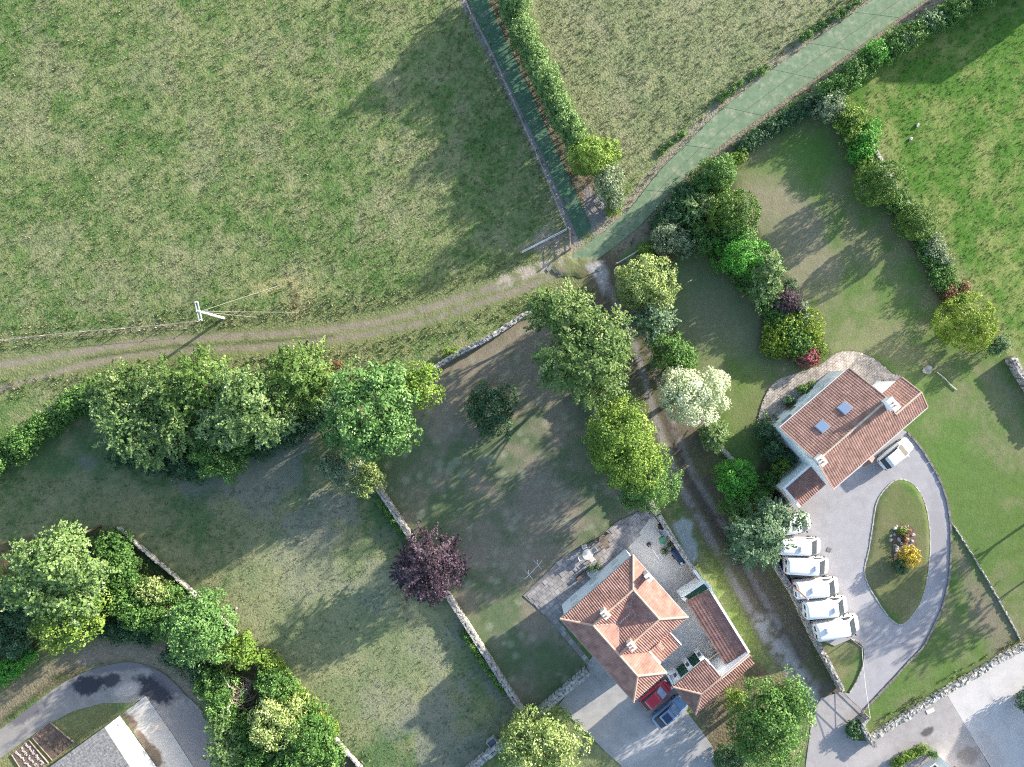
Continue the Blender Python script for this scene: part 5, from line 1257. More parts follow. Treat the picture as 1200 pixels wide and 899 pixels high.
# hedge along the shaded green lane
T('lane_hedge', 'long trimmed leafy hedge following the shaded green lane', 'hedge', run([(590, -30), (600, 8), (616, 45), (634, 85), (652, 120), (668, 150), (680, 166)], 13, 4.4, .05, .7, 9, .18, .12) + [(598, -22, 18, 16, 6.8, .1), (606, 4, 15, 14, 6.0, .1), (640, 92, 15, 14, 5.2, .1)], 'hedge', leaf=.2)
T('hedge_tree', 'yellow green bushy tree at the field end of the lane hedge', 'tree', [(692, 183, 25, 20, 6.6, .2), (712, 178, 14, 14, 4.5, .2)], 'yellowgreen', leaf=.2)
T('sallow_bush', 'silvery grey sallow bush closing the lane hedge at the junction', 'shrub', [(712, 212, 15, 18, 5.0, .1), (720, 232, 10, 13, 2.6, .1)], 'silver', leaf=.2)
T('bramble', 'bright green bramble clump hanging over the open gate', 'shrub', [(718, 246, 9, 8, 1.5, .05), (724, 238, 6, 6, 1.4, .05)], 'yellowgreen', leaf=.14)
# roadside hedge and banks
T('roadside_hedge', 'dark mixed hedge between the pale green road and the meadow', 'hedge', run([(968, 108), (1000, 84), (1040, 58), (1075, 38), (1110, 18), (1150, -8), (1190, -40)], 13, 2.6, .05, .75, 10, .25, .25), 'green', leaf=.2)
T('hedge_bush', 'bright lime bush standing proud in the roadside hedge', 'shrub', [(1027, 63, 14, 13, 3.2, .1)], 'lime')
T('hedge_bush', 'blue grey leaved bush in the roadside hedge', 'shrub', [(1090, 25, 15, 10, 3.0, .1), (1060, 48, 10, 8, 2.6, .1)], 'bluegreen', leaf=.2)
T('hedge_bush', 'grey twiggy bush where roadside hedge and garden hedge meet', 'shrub', [(972, 122, 19, 16, 3.0, .1)], 'silver', leaf=.18)
T('bank_shrubs', 'low scrub along the road bank above the garden lawn', 'hedge', run([(872, 172), (900, 152), (925, 138), (950, 124)], 9, 1.3, .05, .9, 11), 'dark', leaf=.16)
T('bank_grass', 'yellow tufted weeds along the road edge of the bank', 'weeds', run([(880, 160), (910, 140), (945, 112)], 5, .6, .02, 1.2, 12), 'paleyellow', leaf=.12)
T('verge_weeds', 'low dark weeds along the field side of the pale green road', 'weeds', run([(775, 178), (800, 156)], 3, .4, .02, 2.6, 13, .5, .5) + run([(845, 115), (880, 90), (900, 78)], 4, .5, .02, 2.4, 14, .5, .5) + run([(940, 45), (975, 22), (1005, 2)], 4, .5, .02, 2.4, 15, .5, .5), 'green', leaf=.14)
# garden boundary under the meadow
T('boundary_hedge', 'low mixed green hedge filling between the boundary shrubs below the meadow', 'hedge', run([(985, 128), (1002, 150), (1016, 185), (1036, 222), (1060, 245), (1078, 270), (1095, 300), (1110, 330), (1125, 350)], 12, 1.1, .05, .75, 16), 'green', leaf=.18)
T('boundary_shrub', 'fresh green shrub at the head of the meadow boundary', 'shrub', [(997, 140, 16, 15, 2.4, .1), (1003, 158, 14, 14, 2.4, .1)], 'yellowgreen', leaf=.2)
T('boundary_shrub', 'brilliant yellow green shrub on the meadow boundary', 'shrub', [(1016, 160, 16, 18, 2.6, .1), (1008, 178, 12, 12, 2.2, .1)], 'lime', leaf=.2)
T('boundary_shrub', 'small lime shrub beside the exposed wall stones', 'shrub', [(1013, 190, 9, 9, 1.6, .1)], 'yellowgreen', leaf=.16)
T('cypress', 'big rounded dark green cypress on the meadow boundary', 'tree', [(1032, 213, 24, 22, 5.2, .1)], 'conifer')
T('boundary_shrub', 'mixed low shrub between the two cypresses', 'shrub', [(1050, 236, 12, 9, 1.8, .05), (1058, 228, 8, 7, 1.4, .05)], 'green', leaf=.16)
T('cypress', 'smaller bronze tipped cypress on the meadow boundary', 'tree', [(1074, 260, 20, 17, 4.0, .1)], 'conifer')
T('boundary_shrub', 'silver grey leaved shrub on the meadow boundary', 'shrub', [(1096, 290, 13, 16, 1.8, .05), (1106, 305, 9, 10, 1.5, .05)], 'silver', leaf=.18)
T('boundary_shrub', 'dark glossy shrub below the silver one', 'shrub', [(1104, 326, 13, 13, 1.7, .05), (1110, 318, 9, 9, 1.6, .05)], 'green', leaf=.18)
T('boundary_shrub', 'rust red low shrub above the domed golden conifer', 'shrub', [(1116, 343, 13, 9, 1.4, .05), (1130, 338, 8, 8, 1.2, .05)], 'rust', leaf=.16)
T('dome_conifer', 'large domed golden green conifer at the bottom of the meadow boundary', 'tree', [(1136, 378, 30, 29, 4.6, .05)], 'golden')
T('boundary_shrub', 'dark twiggy shrub between the dome conifer and the white topped wall', 'shrub', [(1169, 404, 13, 12, 2.4, .05)], 'dark', leaf=.18)
# row beside the lane, garden side
T('acer_tree', 'pale yellow leaved tree at the head of the lane', 'tree', [(757, 330, 33, 28, 6.5, .8), (772, 346, 18, 18, 5, .6), (742, 340, 16, 18, 5, .6)], 'paleyellow')
T('cedar_shrub', 'blue green conifer between the pale yellow tree and the green bush', 'shrub', [(766, 376, 22, 22, 5, .2)], 'bluegreen')
T('laurel_bush', 'rich green laurel bush beside the lane', 'shrub', [(786, 412, 24, 22, 4.5, .1), (798, 420, 15, 15, 3.5, .1)], 'green', leaf=.24)
T('variegated_tree', 'round cream and white variegated tree beside the lane', 'tree', [(814, 462, 39, 31, 7.0, .8), (796, 455, 18, 22, 6, .8)], 'variegated')
T('berry_shrub', 'small grey green shrub at the foot of the variegated tree', 'shrub', [(838, 511, 16, 19, 2.8, .1)], 'sage', leaf=.18)
T('laurel_bush', 'vivid green rounded bush beside the lane stub wall', 'shrub', [(863, 561, 20, 23, 4.0, .1)], 'lime', leaf=.2)
T('elder_bush', 'dark green elder bush below the vivid round bush', 'shrub', [(868, 592, 22, 16, 3.4, .1), (888, 585, 14, 12, 2.6, .1)], 'green', leaf=.2)
T('ornamental_grass', 'yellowing grassy shrub beside the silver tree over the vans', 'shrub', [(868, 611, 7, 8, 1.8, .05), (874, 602, 7, 7, 2.2, .05)], 'paleyellow', leaf=.18)
T('birch_tree', 'silvery green tree with a branch reaching over the first van', 'tree', [(893, 628, 34, 32, 7.5, 1.2), (880, 640, 24, 22, 6.5, 1), (932, 610, 17, 12, 5.6, 3.4), (908, 600, 18, 15, 6, 2)], 'bluegreen', leaf=.24, pale=True)
T('undergrowth', 'dark weedy undergrowth at the foot of the silvery tree', 'weeds', [(862, 634, 12, 12, 1.2, .05), (876, 655, 10, 8, 1.0, .05)], 'dark', leaf=.18)
# beds round the house
T('camellia', 'very dark shrub at the corner of the cobbled terrace', 'shrub', [(898, 503, 14, 15, 2.6, .05)], 'dark', leaf=.18)
T('camellia', 'dark red tinged shrub under the white gable', 'shrub', [(906, 527, 13, 13, 2.4, .05), (924, 536, 9, 10, 1.8, .05)], 'dark', leaf=.18)
T('mahonia', 'yellow flecked shrub between the gable and the lean-to store', 'shrub', [(915, 545, 8, 10, 2.0, .05)], 'yellowgreen', leaf=.2)
T('fern_clump', 'dark ferny clump at the corner of the lean-to store', 'shrub', [(904, 562, 10, 10, 1.6, .05), (897, 575, 9, 8, 1.4, .05)], 'green', leaf=.18)
T('pot_shrub', 'small clipped bush against the terrace wall below the bay window', 'shrub', [(927, 471, 7, 7, 1.2, .05)], 'dark', leaf=.14)
T('pot_shrub', 'dark bush against the terrace wall between the bays', 'shrub', [(942, 457, 7, 5, 1.2, .05), (951, 451, 4, 4, .9, .05)], 'green', leaf=.14)
# ornamental island bed between the lawns
T('garden_tree', 'bright green bushy tree beside the road at the top of the ornamental bed', 'tree', [(842, 200, 20, 20, 4.5, .2), (824, 212, 14, 14, 3.6, .2)], 'green', leaf=.22)
T('bed_undergrowth', 'dense mixed groundcover knitting the ornamental bed together', 'groundcover', run([(782, 262), (810, 232), (838, 218), (850, 262), (862, 305), (890, 335), (912, 365), (935, 400)], 15, 1.8, .05, .85, 18), 'green', leaf=.2)
T('garden_shrub', 'small yellow topped shrub beside the road bank', 'shrub', [(866, 183, 9, 7, 1.8, .05), (858, 190, 7, 7, 1.6, .05)], 'yellowgreen', leaf=.16)
T('garden_shrub', 'fresh mid green shrub above the dark cedar', 'shrub', [(813, 243, 18, 16, 3.6, .1), (828, 236, 11, 10, 3, .1)], 'sage', leaf=.2)
T('garden_shrub', 'dark shady shrub between the road and the pale bush', 'shrub', [(800, 225, 14, 12, 2.6, .05), (786, 250, 13, 13, 2.6, .05), (772, 262, 10, 9, 1.6, .05)], 'dark', leaf=.2)
T('cedar_tree', 'dark weeping cedar with yellow rim in the ornamental bed', 'tree', [(862, 250, 25, 24, 5.8, .4)], 'conifer', leaf=.2)
T('weeping_pine', 'grey green pine below the weeping cedar', 'tree', [(868, 268, 16, 16, 4.6, .2)], 'sage', leaf=.16)
T('olearia_bush', 'silver grey bush with pinkish flowers beside the road', 'shrub', [(784, 276, 19, 19, 3.0, .05), (802, 285, 11, 15, 2.4, .05)], 'silver', leaf=.18)
T('flower_clump', 'orange pink flowering clump under the silver grey bush', 'shrub', [(776, 294, 6, 6, 1.6, .05), (783, 303, 6, 5, 1.4, .05)], 'rust', leaf=.14)
T('flower_clump', 'low yellow green clump beside the open gate', 'shrub', [(758, 294, 10, 8, 1.4, .05)], 'yellowgreen', leaf=.16)
T('hebe_bush', 'loose mid green bush on the shaded lawn edge of the bed', 'shrub', [(828, 283, 16, 16, 2.6, .05), (820, 270, 12, 12, 2.6, .05)], 'green', leaf=.18)
T('box_bush', 'big vivid green rounded bush in the ornamental bed', 'shrub', [(868, 295, 28, 25, 4.2, .1)], 'lime', leaf=.19)
T('camellia_tree', 'pale edged evergreen beside the vivid green bush', 'tree', [(901, 315, 20, 22, 4.6, .2), (896, 340, 18, 16, 3.4, .1)], 'sage', leaf=.22)
T('yew_bush', 'small blackish bush on the lawn side of the bed', 'shrub', [(926, 335, 8, 8, 1.6, .05)], 'dark', leaf=.14)
T('smoke_bush', 'dark purple bush in the ornamental bed', 'shrub', [(923, 355, 15, 14, 3.0, .1)], 'purple', leaf=.18)
T('variegated_shrub', 'pale mint green shrub beside the purple bush', 'shrub', [(939, 360, 9, 10, 1.8, .05), (942, 373, 9, 8, 1.8, .05)], 'silver', leaf=.15)
T('juniper_mat', 'wide spreading golden green juniper near the terrace', 'shrub', [(922, 390, 26, 24, 1.8, .05), (944, 385, 20, 22, 1.8, .05), (910, 405, 16, 14, 1.4, .05)], 'golden', leaf=.24)
T('rose_bush', 'pink red flowering bush at the terrace end of the bed', 'shrub', [(948, 418, 12, 12, 1.6, .05)], 'pink')
T('heather_clump', 'yellow green clump between the pink bush and the terrace kerb', 'shrub', [(963, 411, 8, 10, 1.0, .05), (955, 398, 6, 6, 1.0, .05)], 'yellowgreen', leaf=.13)
# drive island
T('globe_shrub', 'bright yellow globe shrub on the driveway island', 'shrub', [(1067, 652, 10, 12, 2.0, .25)], 'yellowglobe')
T('island_conifer', 'dark dwarf conifer at the foot of the yellow globe', 'shrub', [(1056, 661, 9, 8, 1.4, .05), (1058, 669, 6, 5, 1.0, .05)], 'dark', leaf=.14)
T('island_heather', 'olive and rust cushion plant among the rockery stones', 'shrub', [(1060, 625, 6, 6, .8, .05), (1060, 633, 4, 4, .7, .05)], 'rust', leaf=.12)
T('island_heather', 'green cushion plant at the top of the rockery', 'shrub', [(1057, 622, 5, 4, .9, .05)], 'yellowgreen', leaf=.12)
# forecourt trees
T('bay_tree', 'pale yellow leaved round tree at the corner of the forecourt', 'tree', [(638, 872, 44, 40, 6.0, .5), (618, 862, 24, 26, 5, .4)], 'paleyellow', leaf=.28)
T('sycamore_tree', 'large bright green tree between the lane and the garage', 'tree', [(910, 842, 38, 44, 8.5, 1.2), (890, 862, 30, 36, 7, 1), (925, 825, 22, 26, 7, 1.5)], 'green', leaf=.28)
T('garage_shrub', 'yellow green shrub at the back of the garage', 'shrub', [(864, 822, 12, 12, 2.4, .1)], 'yellowgreen', leaf=.18)
T('gate_bush', 'dark clipped bush inside the driveway wing wall', 'shrub', [(1001, 856, 9, 10, 1.2, .05)], 'dark', leaf=.13)
T('forecourt_hedge', 'dark hedge at the lower edge of the forecourt beside the big green tree', 'hedge', [(855, 890, 18, 12, 2.2, .05), (872, 885, 15, 12, 2.4, .05)], 'dark', leaf=.18)
T('cottage_hedge', 'low yellow green hedge in front of the small cottage', 'hedge', run([(1050, 895), (1065, 886), (1082, 879)], 5, .8, .03, .9, 21), 'yellowgreen', leaf=.13)
T('cottage_shrub', 'round green shrub at the cottage gable', 'shrub', [(1093, 884, 5, 5, 1.0, .05)], 'green', leaf=.14)
T('yard_shrub', 'dark shrub at the edge of the pale concrete yard', 'shrub', [(1204, 822, 10, 14, 2.2, .05)], 'dark', leaf=.18)
# scrub bank above the curving lane
T('walnut_tree', 'big pale green tree with ragged crown above the curving lane', 'tree', [(58, 662, 34, 30, 10, 3), (98, 672, 27, 24, 9, 2.5), (25, 690, 24, 26, 8.5, 2), (88, 706, 26, 24, 8, 2), (70, 634, 26, 15, 8.6, 4), (28, 652, 24, 16, 8, 3.5), (55, 705, 24, 20, 8, 2)], 'pale', leaf=.3)
T('walnut_tree', 'yellow green lower tree in front of the ragged pale tree', 'tree', [(72, 733, 34, 26, 6.5, .8), (98, 708, 24, 22, 6.5, .8)], 'yellowgreen', leaf=.3)
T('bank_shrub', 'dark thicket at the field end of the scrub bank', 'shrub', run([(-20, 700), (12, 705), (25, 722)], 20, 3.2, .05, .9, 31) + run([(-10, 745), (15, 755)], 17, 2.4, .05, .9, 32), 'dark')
T('bank_shrub', 'bright grassy shrub beside the curving lane verge', 'shrub', [(10, 785, 16, 12, 1.8, .05), (-8, 795, 14, 10, 1.6, .05), (32, 770, 10, 8, 1.3, .05)], 'lime', leaf=.2)
T('bank_shrub', 'shaded green thicket below the thin grey wall', 'shrub', run([(130, 640), (145, 665), (140, 695), (155, 715), (178, 722)], 19, 2.8, .05, .9, 33), 'green', leaf=.24)
T('dogwood_bush', 'pale yellow bush in the shade below the thin grey wall', 'shrub', [(178, 691, 17, 13, 3.2, .1), (192, 696, 9, 8, 2.6, .1)], 'paleyellow', leaf=.24)
T('alder_tree', 'rounded blue green tree beside the thin grey wall', 'tree', [(232, 738, 34, 36, 7.5, .6), (214, 728, 18, 20, 6, .5), (222, 755, 20, 18, 5.5, .5)], 'chestnut', leaf=.28)
T('bank_shrub', 'dark green bush between the alder and the wall', 'shrub', [(200, 695, 14, 12, 2.2, .05), (245, 715, 10, 9, 1.8, .05), (190, 735, 20, 14, 2.6, .05)], 'green', leaf=.2)
T('broom_bush', 'bright yellow bush at the end of the thin grey wall', 'shrub', [(283, 762, 18, 19, 4.2, .1), (308, 772, 9, 8, 2.4, .05), (268, 764, 9, 8, 3.2, .1)], 'yellowgreen', leaf=.24)
T('bank_shrub', 'fresh green bush next to the dead brushwood', 'shrub', [(326, 805, 20, 18, 3.6, .05), (312, 800, 12, 12, 3, .05)], 'green', leaf=.22)
T('goat_willow', 'pale straw coloured willow in the thicket by the paddock', 'tree', [(320, 848, 27, 28, 5.5, .4), (345, 830, 14, 14, 4, .3)], 'paleyellow', leaf=.24)
T('bank_shrub', 'bright lime growth spilling over the paddock edge', 'shrub', run([(318, 780), (345, 815), (368, 838), (388, 858)], 11, 1.8, .05, 1.0, 34), 'yellowgreen', leaf=.18)
T('hazel_bush', 'deep green hazel thicket beside the narrow pale wall', 'tree', [(366, 862, 26, 28, 4.8, .1), (348, 885, 24, 20, 4.6, .1), (385, 888, 16, 18, 3.6, .1)], 'green', leaf=.24)
T('elder_tree', 'pale sage elder at the edge of the curving lane', 'tree', [(258, 852, 15, 18, 4.4, .3), (262, 885, 18, 20, 4.6, .3)], 'sage', leaf=.24)
T('bank_shrub', 'dark leafy thicket below the dead brushwood', 'shrub', run([(250, 800), (262, 830), (285, 855), (300, 880), (290, 905), (330, 905)], 18, 3.0, .05, .9, 35), 'green', leaf=.24)
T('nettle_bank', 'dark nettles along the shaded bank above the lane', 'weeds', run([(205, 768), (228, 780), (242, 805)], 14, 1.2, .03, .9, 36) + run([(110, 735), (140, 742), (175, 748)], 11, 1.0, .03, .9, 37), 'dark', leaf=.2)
# trees just beyond the photograph whose long shadows cross the lawn
T('lawn_tree', 'broad tree standing beyond the low stone edging', 'tree', [(1276, 606, 34, 34, 8, 1.5)], 'green', leaf=.34)
T('lawn_tree', 'smaller tree standing above the rubble wall beyond the edging', 'tree', [(1270, 668, 24, 24, 6, 1)], 'ash', leaf=.34)
# ------------------------------------------------------------------ vehicles
def ring(w, zb, zt, x, e=5.0, n=20):
    out = []; zc, hz = (zb + zt) / 2, (zt - zb) / 2
    for k in range(n):
        t = 2 * math.pi * (k + .5) / n; c, s = math.cos(t), math.sin(t)
        out.append(Vector((x, w * math.copysign(abs(c) ** (2 / e), c), zc + hz * math.copysign(abs(s) ** (2 / e), s))))
    return out
def wheels(t, xs, y, r=.33, w=.22):
    for x in xs:
        for s in (-1, 1):
            o = MB().tube([(x, s * (y - w), r), (x, s * (y - w) + s * .02, r), (x, s * y - s * .02, r), (x, s * y, r)], [r * .9, r, r, r * .92], 18).build('wheel', M['tyre'], t, True)
            MB().tube([(x, s * (y - .03), r), (x, s * (y + .012), r)], [r * .62, r * .55], 14).build('rim', M['alloy'], o)
def make_van(label):
    t = thing('parked_van', label, 'van', (0, 0, 0), 0, 'white vans parked in a row by the wall')
    sec = [(-2.50, .84, .45, 2.20), (-2.44, .93, .36, 2.32), (-2.2, .95, .32, 2.36), (0, .955, .30, 2.40), (.85, .95, .30, 2.36), (1.08, .94, .30, 2.27), (1.50, .93, .30, 1.86), (1.96, .915, .30, 1.40), (2.25, .88, .32, 1.26), (2.48, .80, .36, 1.08), (2.58, .66, .44, .90)]
    MB().loft([ring(w, a, b, x) for x, w, a, b in sec]).build('body', M['paint_white'], t, True)
    MB().add([(1.10, -.74, 2.31), (1.10, .74, 2.31), (1.50, .79, 1.915), (1.95, .79, 1.465), (1.95, -.79, 1.465), (1.50, -.79, 1.915)], [(0, 1, 2, 5), (5, 2, 3, 4)]).build('windscreen', M['car_glass'], t)
    for s in (-1, 1):
        MB().add([(.55, s * .960, 1.45), (1.70, s * .945, 1.45), (1.12, s * .945, 2.05), (.55, s * .956, 2.12)], [(0, 1, 2, 3)]).build('side_window', M['car_glass'], t)
        o = MB().box((1.78, s * 1.06, 1.5), (.10, .18, .22)).build('mirror', M['trim_black'], t, bevel=.02)
        MB().box((2.44, s * .66, .86), (.16, .22, .16)).build('headlight', M['lamp_glass'], t, bevel=.02)
        MB().box((-2.47, s * .86, 1.2), (.06, .10, .6)).build('tail_light', M['lamp_red'], t)
        MB().box((-2.492, s * .42, 1.80), (.03, .52, .42)).build('rear_window', M['glass'], t)
    MB().box((2.44, 0, .48), (.22, 1.55, .22)).build('front_bumper', M['trim_black'], t, bevel=.04)
    MB().box((-2.5, 0, .46), (.12, 1.7, .18)).build('rear_bumper', M['trim_black'], t, bevel=.03)
    MB().box((.55, 0, 2.46), (.30, .55, .24)).build('roof_vent', M['paint_white'], t, bevel=.05)
    MB().box((2.475, 0, .72), (.05, .8, .14)).build('grille', M['trim_black'], t)
    wheels(t, (-1.55, 1.62), .955)
    return t
VL = ['white van half hidden under the branch of the silvery tree', 'white van partly under leaves, second along from the lean-to store',
      'white van with ribbed roof between the leafy van and the van by the pole', 'white van beside the slender reddish pole',
      'white van between the pole van and the van on the grass corner', 'white van parked against the kerbed grass corner at the end of the row']
VP = [(927, 616, 9), (940, 641.5, -1), (948, 664.5, -2.5), (959.5, 690.5, 4.5), (970, 713.5, 6), (983, 737, 10)]
van = make_van(VL[0])
for i, (u, v, a) in enumerate(VP):
    o = van if i == 0 else copy_tree(van)
    p = P(u, v, 1.9); o.location = (p.x, p.y, .012); o.rotation_euler = (0, 0, R(a)); o['label'] = VL[i]
    o.scale = ((1.0, 1.0, 1.0), (.95, .98, .94), (1.0, 1.0, 1.0), (1.01, 1.0, 1.0), (1.0, 1.02, 1.03), (1.03, 1.03, 1.06))[i]
    for ch in CH.get(o.name, []):
        if ch.name.startswith('roof_vent') and i % 2: ch.location = (-.5 - .3 * i, .1 * i - .2, 0)

def make_car(label, paint, L=4.2, W=1.72, H=1.45, kind='hatch', roof=None, screen='sky_glass'):  # default screen is pale blue: the sky's reflection painted into the glass colour
    t = thing('parked_car', label, 'car'); w = W / 2; h = L / 2
    low = [(-h, w * .72, .42, .78), (-h + .08, w * .9, .30, .92), (-h + .35, w * .98, .24, .98), (-h * .35, w, .20, .98), (h * .3, w, .20, .96), (h * .55, w * .98, .20, .90), (h - .35, w * .95, .24, .80), (h - .1, w * .84, .30, .70), (h, w * .62, .38, .60)]
    MB().loft([ring(a, b, c, x, 4.2) for x, a, b, c in low]).build('body', paint, t, True)
    if kind == 'hatch': cab = [(-h + .16, w * .72, .85, 1.0), (-h + .42, w * .80, .85, H - .12), (-h + .75, w * .82, .85, H - .02), (0, w * .82, .85, H), (.28, w * .80, .85, H - .03), (1.05, w * .80, .85, .95)]
    else: cab = [(-h + .30, w * .72, .85, 1.0), (-h + .85, w * .78, .85, H - .10), (-.35, w * .80, .85, H), (.25, w * .80, .85, H - .03), (1.05, w * .80, .85, .95)]
    MB().loft([ring(a, b, c, x, 3.6) for x, a, b, c in cab]).build('cabin_glass', M['car_glass'], t, True)
    x0, x1 = (cab[1][0] + .12, .30)
    MB().loft([ring(w * .74, H - .10, H + .016, x, 4) for x in np.linspace(x0, x1, 5)]).build('roof_panel', roof or paint, t, True)
    MB().add([(.33, -w * .66, H - .035), (.33, w * .66, H - .035), (1.04, w * .74, .985), (1.04, -w * .74, .985)], [(0, 1, 2, 3)]).build('windscreen', M[screen], t)
    for s in (-1, 1):
        MB().bar((.28, s * w * .78, H - .06), (1.08, s * w * .84, .96), .06, .05).build('pillar', paint, t)
        MB().box((.82, s * (w + .08), 1.0), (.14, .18, .13)).build('mirror', paint, t, bevel=.02)
        MB().box((h - .16, s * w * .64, .66), (.26, .30, .10)).build('headlight', M['lamp_glass'], t, bevel=.02)
        MB().box((-h + .05, s * w * .70, .80), (.10, .26, .14)).build('tail_light', M['lamp_red'], t, bevel=.02)
    MB().add([(cab[0][0] + .02, -w * .6, 1.02), (cab[0][0] + .02, w * .6, 1.02), (cab[1][0] + .06, w * .64, H - .07), (cab[1][0] + .06, -w * .64, H - .07)], [(0, 1, 2, 3)]).build('rear_window', M['car_glass'], t)
    MB().box((h - .03, 0, .42), (.10, W * .62, .14)).build('grille', M['trim_black'], t)
    MB().box((-h + .01, 0, .60), (.05, .5, .12)).build('number_plate', M['frame_white'], t)
    wheels(t, (-h + .75, h - .80), w * .985, .31, .2)
    return t
c = make_car('small white hatchback parked beside the house wall on the grey driveway', M['paint_white'], 4.2, 1.72, 1.48, screen='car_glass')
p = P(1050.5, 532, .8); c.location = (p.x, p.y, .012); c.rotation_euler = (0, 0, R(39))
c = make_car('glossy red hatchback parked under the eaves of the ringed house', M['red_paint'], 3.9, 1.65, 1.45)
p = P(769, 815, .8); c.location = (p.x, p.y, .008); c.rotation_euler = (0, 0, R(40))
c = make_car('light blue car with dark glass sunroof parked beside the garage', M['blue_paint'], 4.25, 1.78, 1.42, 'sedan')
p = P(785, 835, .8); c.location = (p.x, p.y, .008); c.rotation_euler = (0, 0, R(40))
MB().box((-.55, 0, 1.434), (.85, .95, .03)).build('sunroof', M['navy'], c)
# covered trailer on the yard
t = thing('trailer', 'low trailer under a navy tarpaulin against the mossy yard wall', 'trailer', P(794.5, 650), R(-57))
MB().loft([ring(.42, .35, .62, -1.05, 4), ring(.55, .32, .92, -.9, 4), ring(.57, .32, .98, 0, 4), ring(.55, .32, .95, .85, 4), ring(.40, .35, .7, 1.0, 4)]).build('tarpaulin', M['navy'], t, True)
MB().box((0, 0, .34), (1.9, 1.05, .14)).build('chassis', M['galv'], t)
MB().bar((.95, 0, .34), (1.6, 0, .4), .08, .08).build('drawbar', M['galv'], t)
wheels(t, (-.15,), .68, .26, .16)
MB().tube([(.72, -.25, .95), (.72, -.25, 1.12)], [.16, .15], 12).build('jerry_can', M['white_plastic'], t)
# ------------------------------------------------------------------ smaller things
def furniture_set(u, v, mat, tn, cn, lab_t, lab_c, rt, n, rc, a0):
    c = P(u, v); t = thing(tn, lab_t, 'table', c)
    MB().tube([(0, 0, .70), (0, 0, .75)], [rt, rt], 20).build('table_top', mat, t)
    MB().tube([(0, 0, -.02), (0, 0, .70)], .05, 8).build('leg', mat, t)
    MB().tube([(0, 0, -.05), (0, 0, .05)], [.3, .2], 12).build('base', mat, t)
    first = None
    for k in range(n):
        an = a0 + 2 * math.pi * k / n + .2 * math.sin(k * 5)
        if first is None:
            ch = thing(cn, lab_c, 'chair', (0, 0, 0), 0, 'chairs round the ' + ('white' if mat == M['white_plastic'] else 'brown') + ' garden table')
            MB().box((0, 0, .44), (.48, .48, .05)).build('seat', mat, ch, bevel=.015)
            MB().box((.24, 0, .70), (.05, .48, .50), 0, 0, .15).build('backrest', mat, ch, bevel=.015)
            for y in (-.25, .25): MB().box((0, y, .66), (.46, .06, .04)).build('armrest', mat, ch)
            for x in (-.2, .2):
                for y in (-.2, .2): MB().tube([(x, y, -.05), (x, y, .43)], .025, 6).build('leg', mat, ch)
            first = ch; o = ch
        else: o = copy_tree(first)
        o.location = (c.x + math.cos(an) * rc, c.y + math.sin(an) * rc, 0); o.rotation_euler = (0, 0, an)
furniture_set(688, 648, M['white_plastic'], 'garden_table', 'garden_chair', 'round white plastic table on the patio beside the ringed house', 'white plastic armchair drawn up to the round white table', .62, 4, .88, .6)
furniture_set(706.5, 631.5, M['wicker'], 'garden_table', 'garden_chair', 'small brown wicker table at the lawn edge of the patio', 'brown wicker armchair beside the small wicker table', .5, 3, .72, 1.1)
t = thing('oil_tank', 'black rounded oil tank beside the lean-to store', 'tank', P(912, 588), R(-50))
MB().loft([ring(.40, .25, 1.05, -.85, 4), ring(.52, .18, 1.25, -.7, 4), ring(.52, .18, 1.25, .7, 4), ring(.40, .25, 1.05, .85, 4)]).build('tank', M['black_plastic'], t, True)
MB().box((-.5, 0, .06), (.3, .9, .3)).build('plinth', M['kerb'], t); MB().box((.5, 0, .06), (.3, .9, .3)).build('plinth', M['kerb'], t)
MB().tube([(.3, 0, 1.2), (.3, 0, 1.36)], .12, 12).build('cap', M['trim_black'], t)
t = thing('cattle_trough', 'small dark water trough in a pale frame against the paddock wall', 'trough', P(577, 868), R(38))
mb = MB()
for a in ((0, .42, 1.1, .10), (0, -.42, 1.1, .10), (.50, 0, .10, .74), (-.50, 0, .10, .74)): mb.box((a[0], a[1], .25), (a[2], a[3], .62))
mb.build('rim', M['kerb'], t); MB().box((0, 0, .18), (.9, .74, .5)).build('water', M['glass'], t)
t = thing('tyre_stack', 'stack of black tyres against the mossy yard wall', 'tyres', P(774, 616.5))
for k in range(3): MB().tube([(0.02 * k, 0, .02 + .2 * k), (0.02 * k, 0, .06 + .2 * k), (.02 * k, 0, .17 + .2 * k), (.02 * k, 0, .2 + .2 * k)], [.26, .34, .34, .26], 16).build('tyre', M['tyre'], t, True)
t = thing('wheelbarrow', 'grey wheelbarrow leaning near the tyre stack', 'wheelbarrow', P(776, 623), R(-40))
MB().add([(-.35, -.22, .35), (.30, -.22, .35), (.30, .22, .35), (-.35, .22, .35), (-.5, -.34, .62), (.55, -.34, .62), (.55, .34, .62), (-.5, .34, .62)], [(0, 1, 2, 3), (0, 4, 5, 1), (1, 5, 6, 2), (2, 6, 7, 3), (3, 7, 4, 0)]).build('tray', M['galv'], t, recalc=False)
MB().tube([(.62, -.06, .18), (.62, .06, .18)], .19, 14).build('wheel', M['tyre'], t)
for y in (-.25, .25): MB().tube([(.62, y * .3, .18), (0, y, .34), (-1.0, y, .5)], .025, 6).build('handle', M['wood'], t)
t = thing('hose_reel', 'round pale green reel lying on the yard', 'hose reel', P(776.5, 633))
MB().tube([(0, 0, 0), (0, 0, .08), (0, 0, .10), (0, 0, .22)], [.42, .42, .20, .2], 18).build('reel', M['green_plastic'], t); MB().tube([(0, 0, .2), (0, 0, .27)], [.40, .40], 18).build('flange', M['green_plastic'], t)
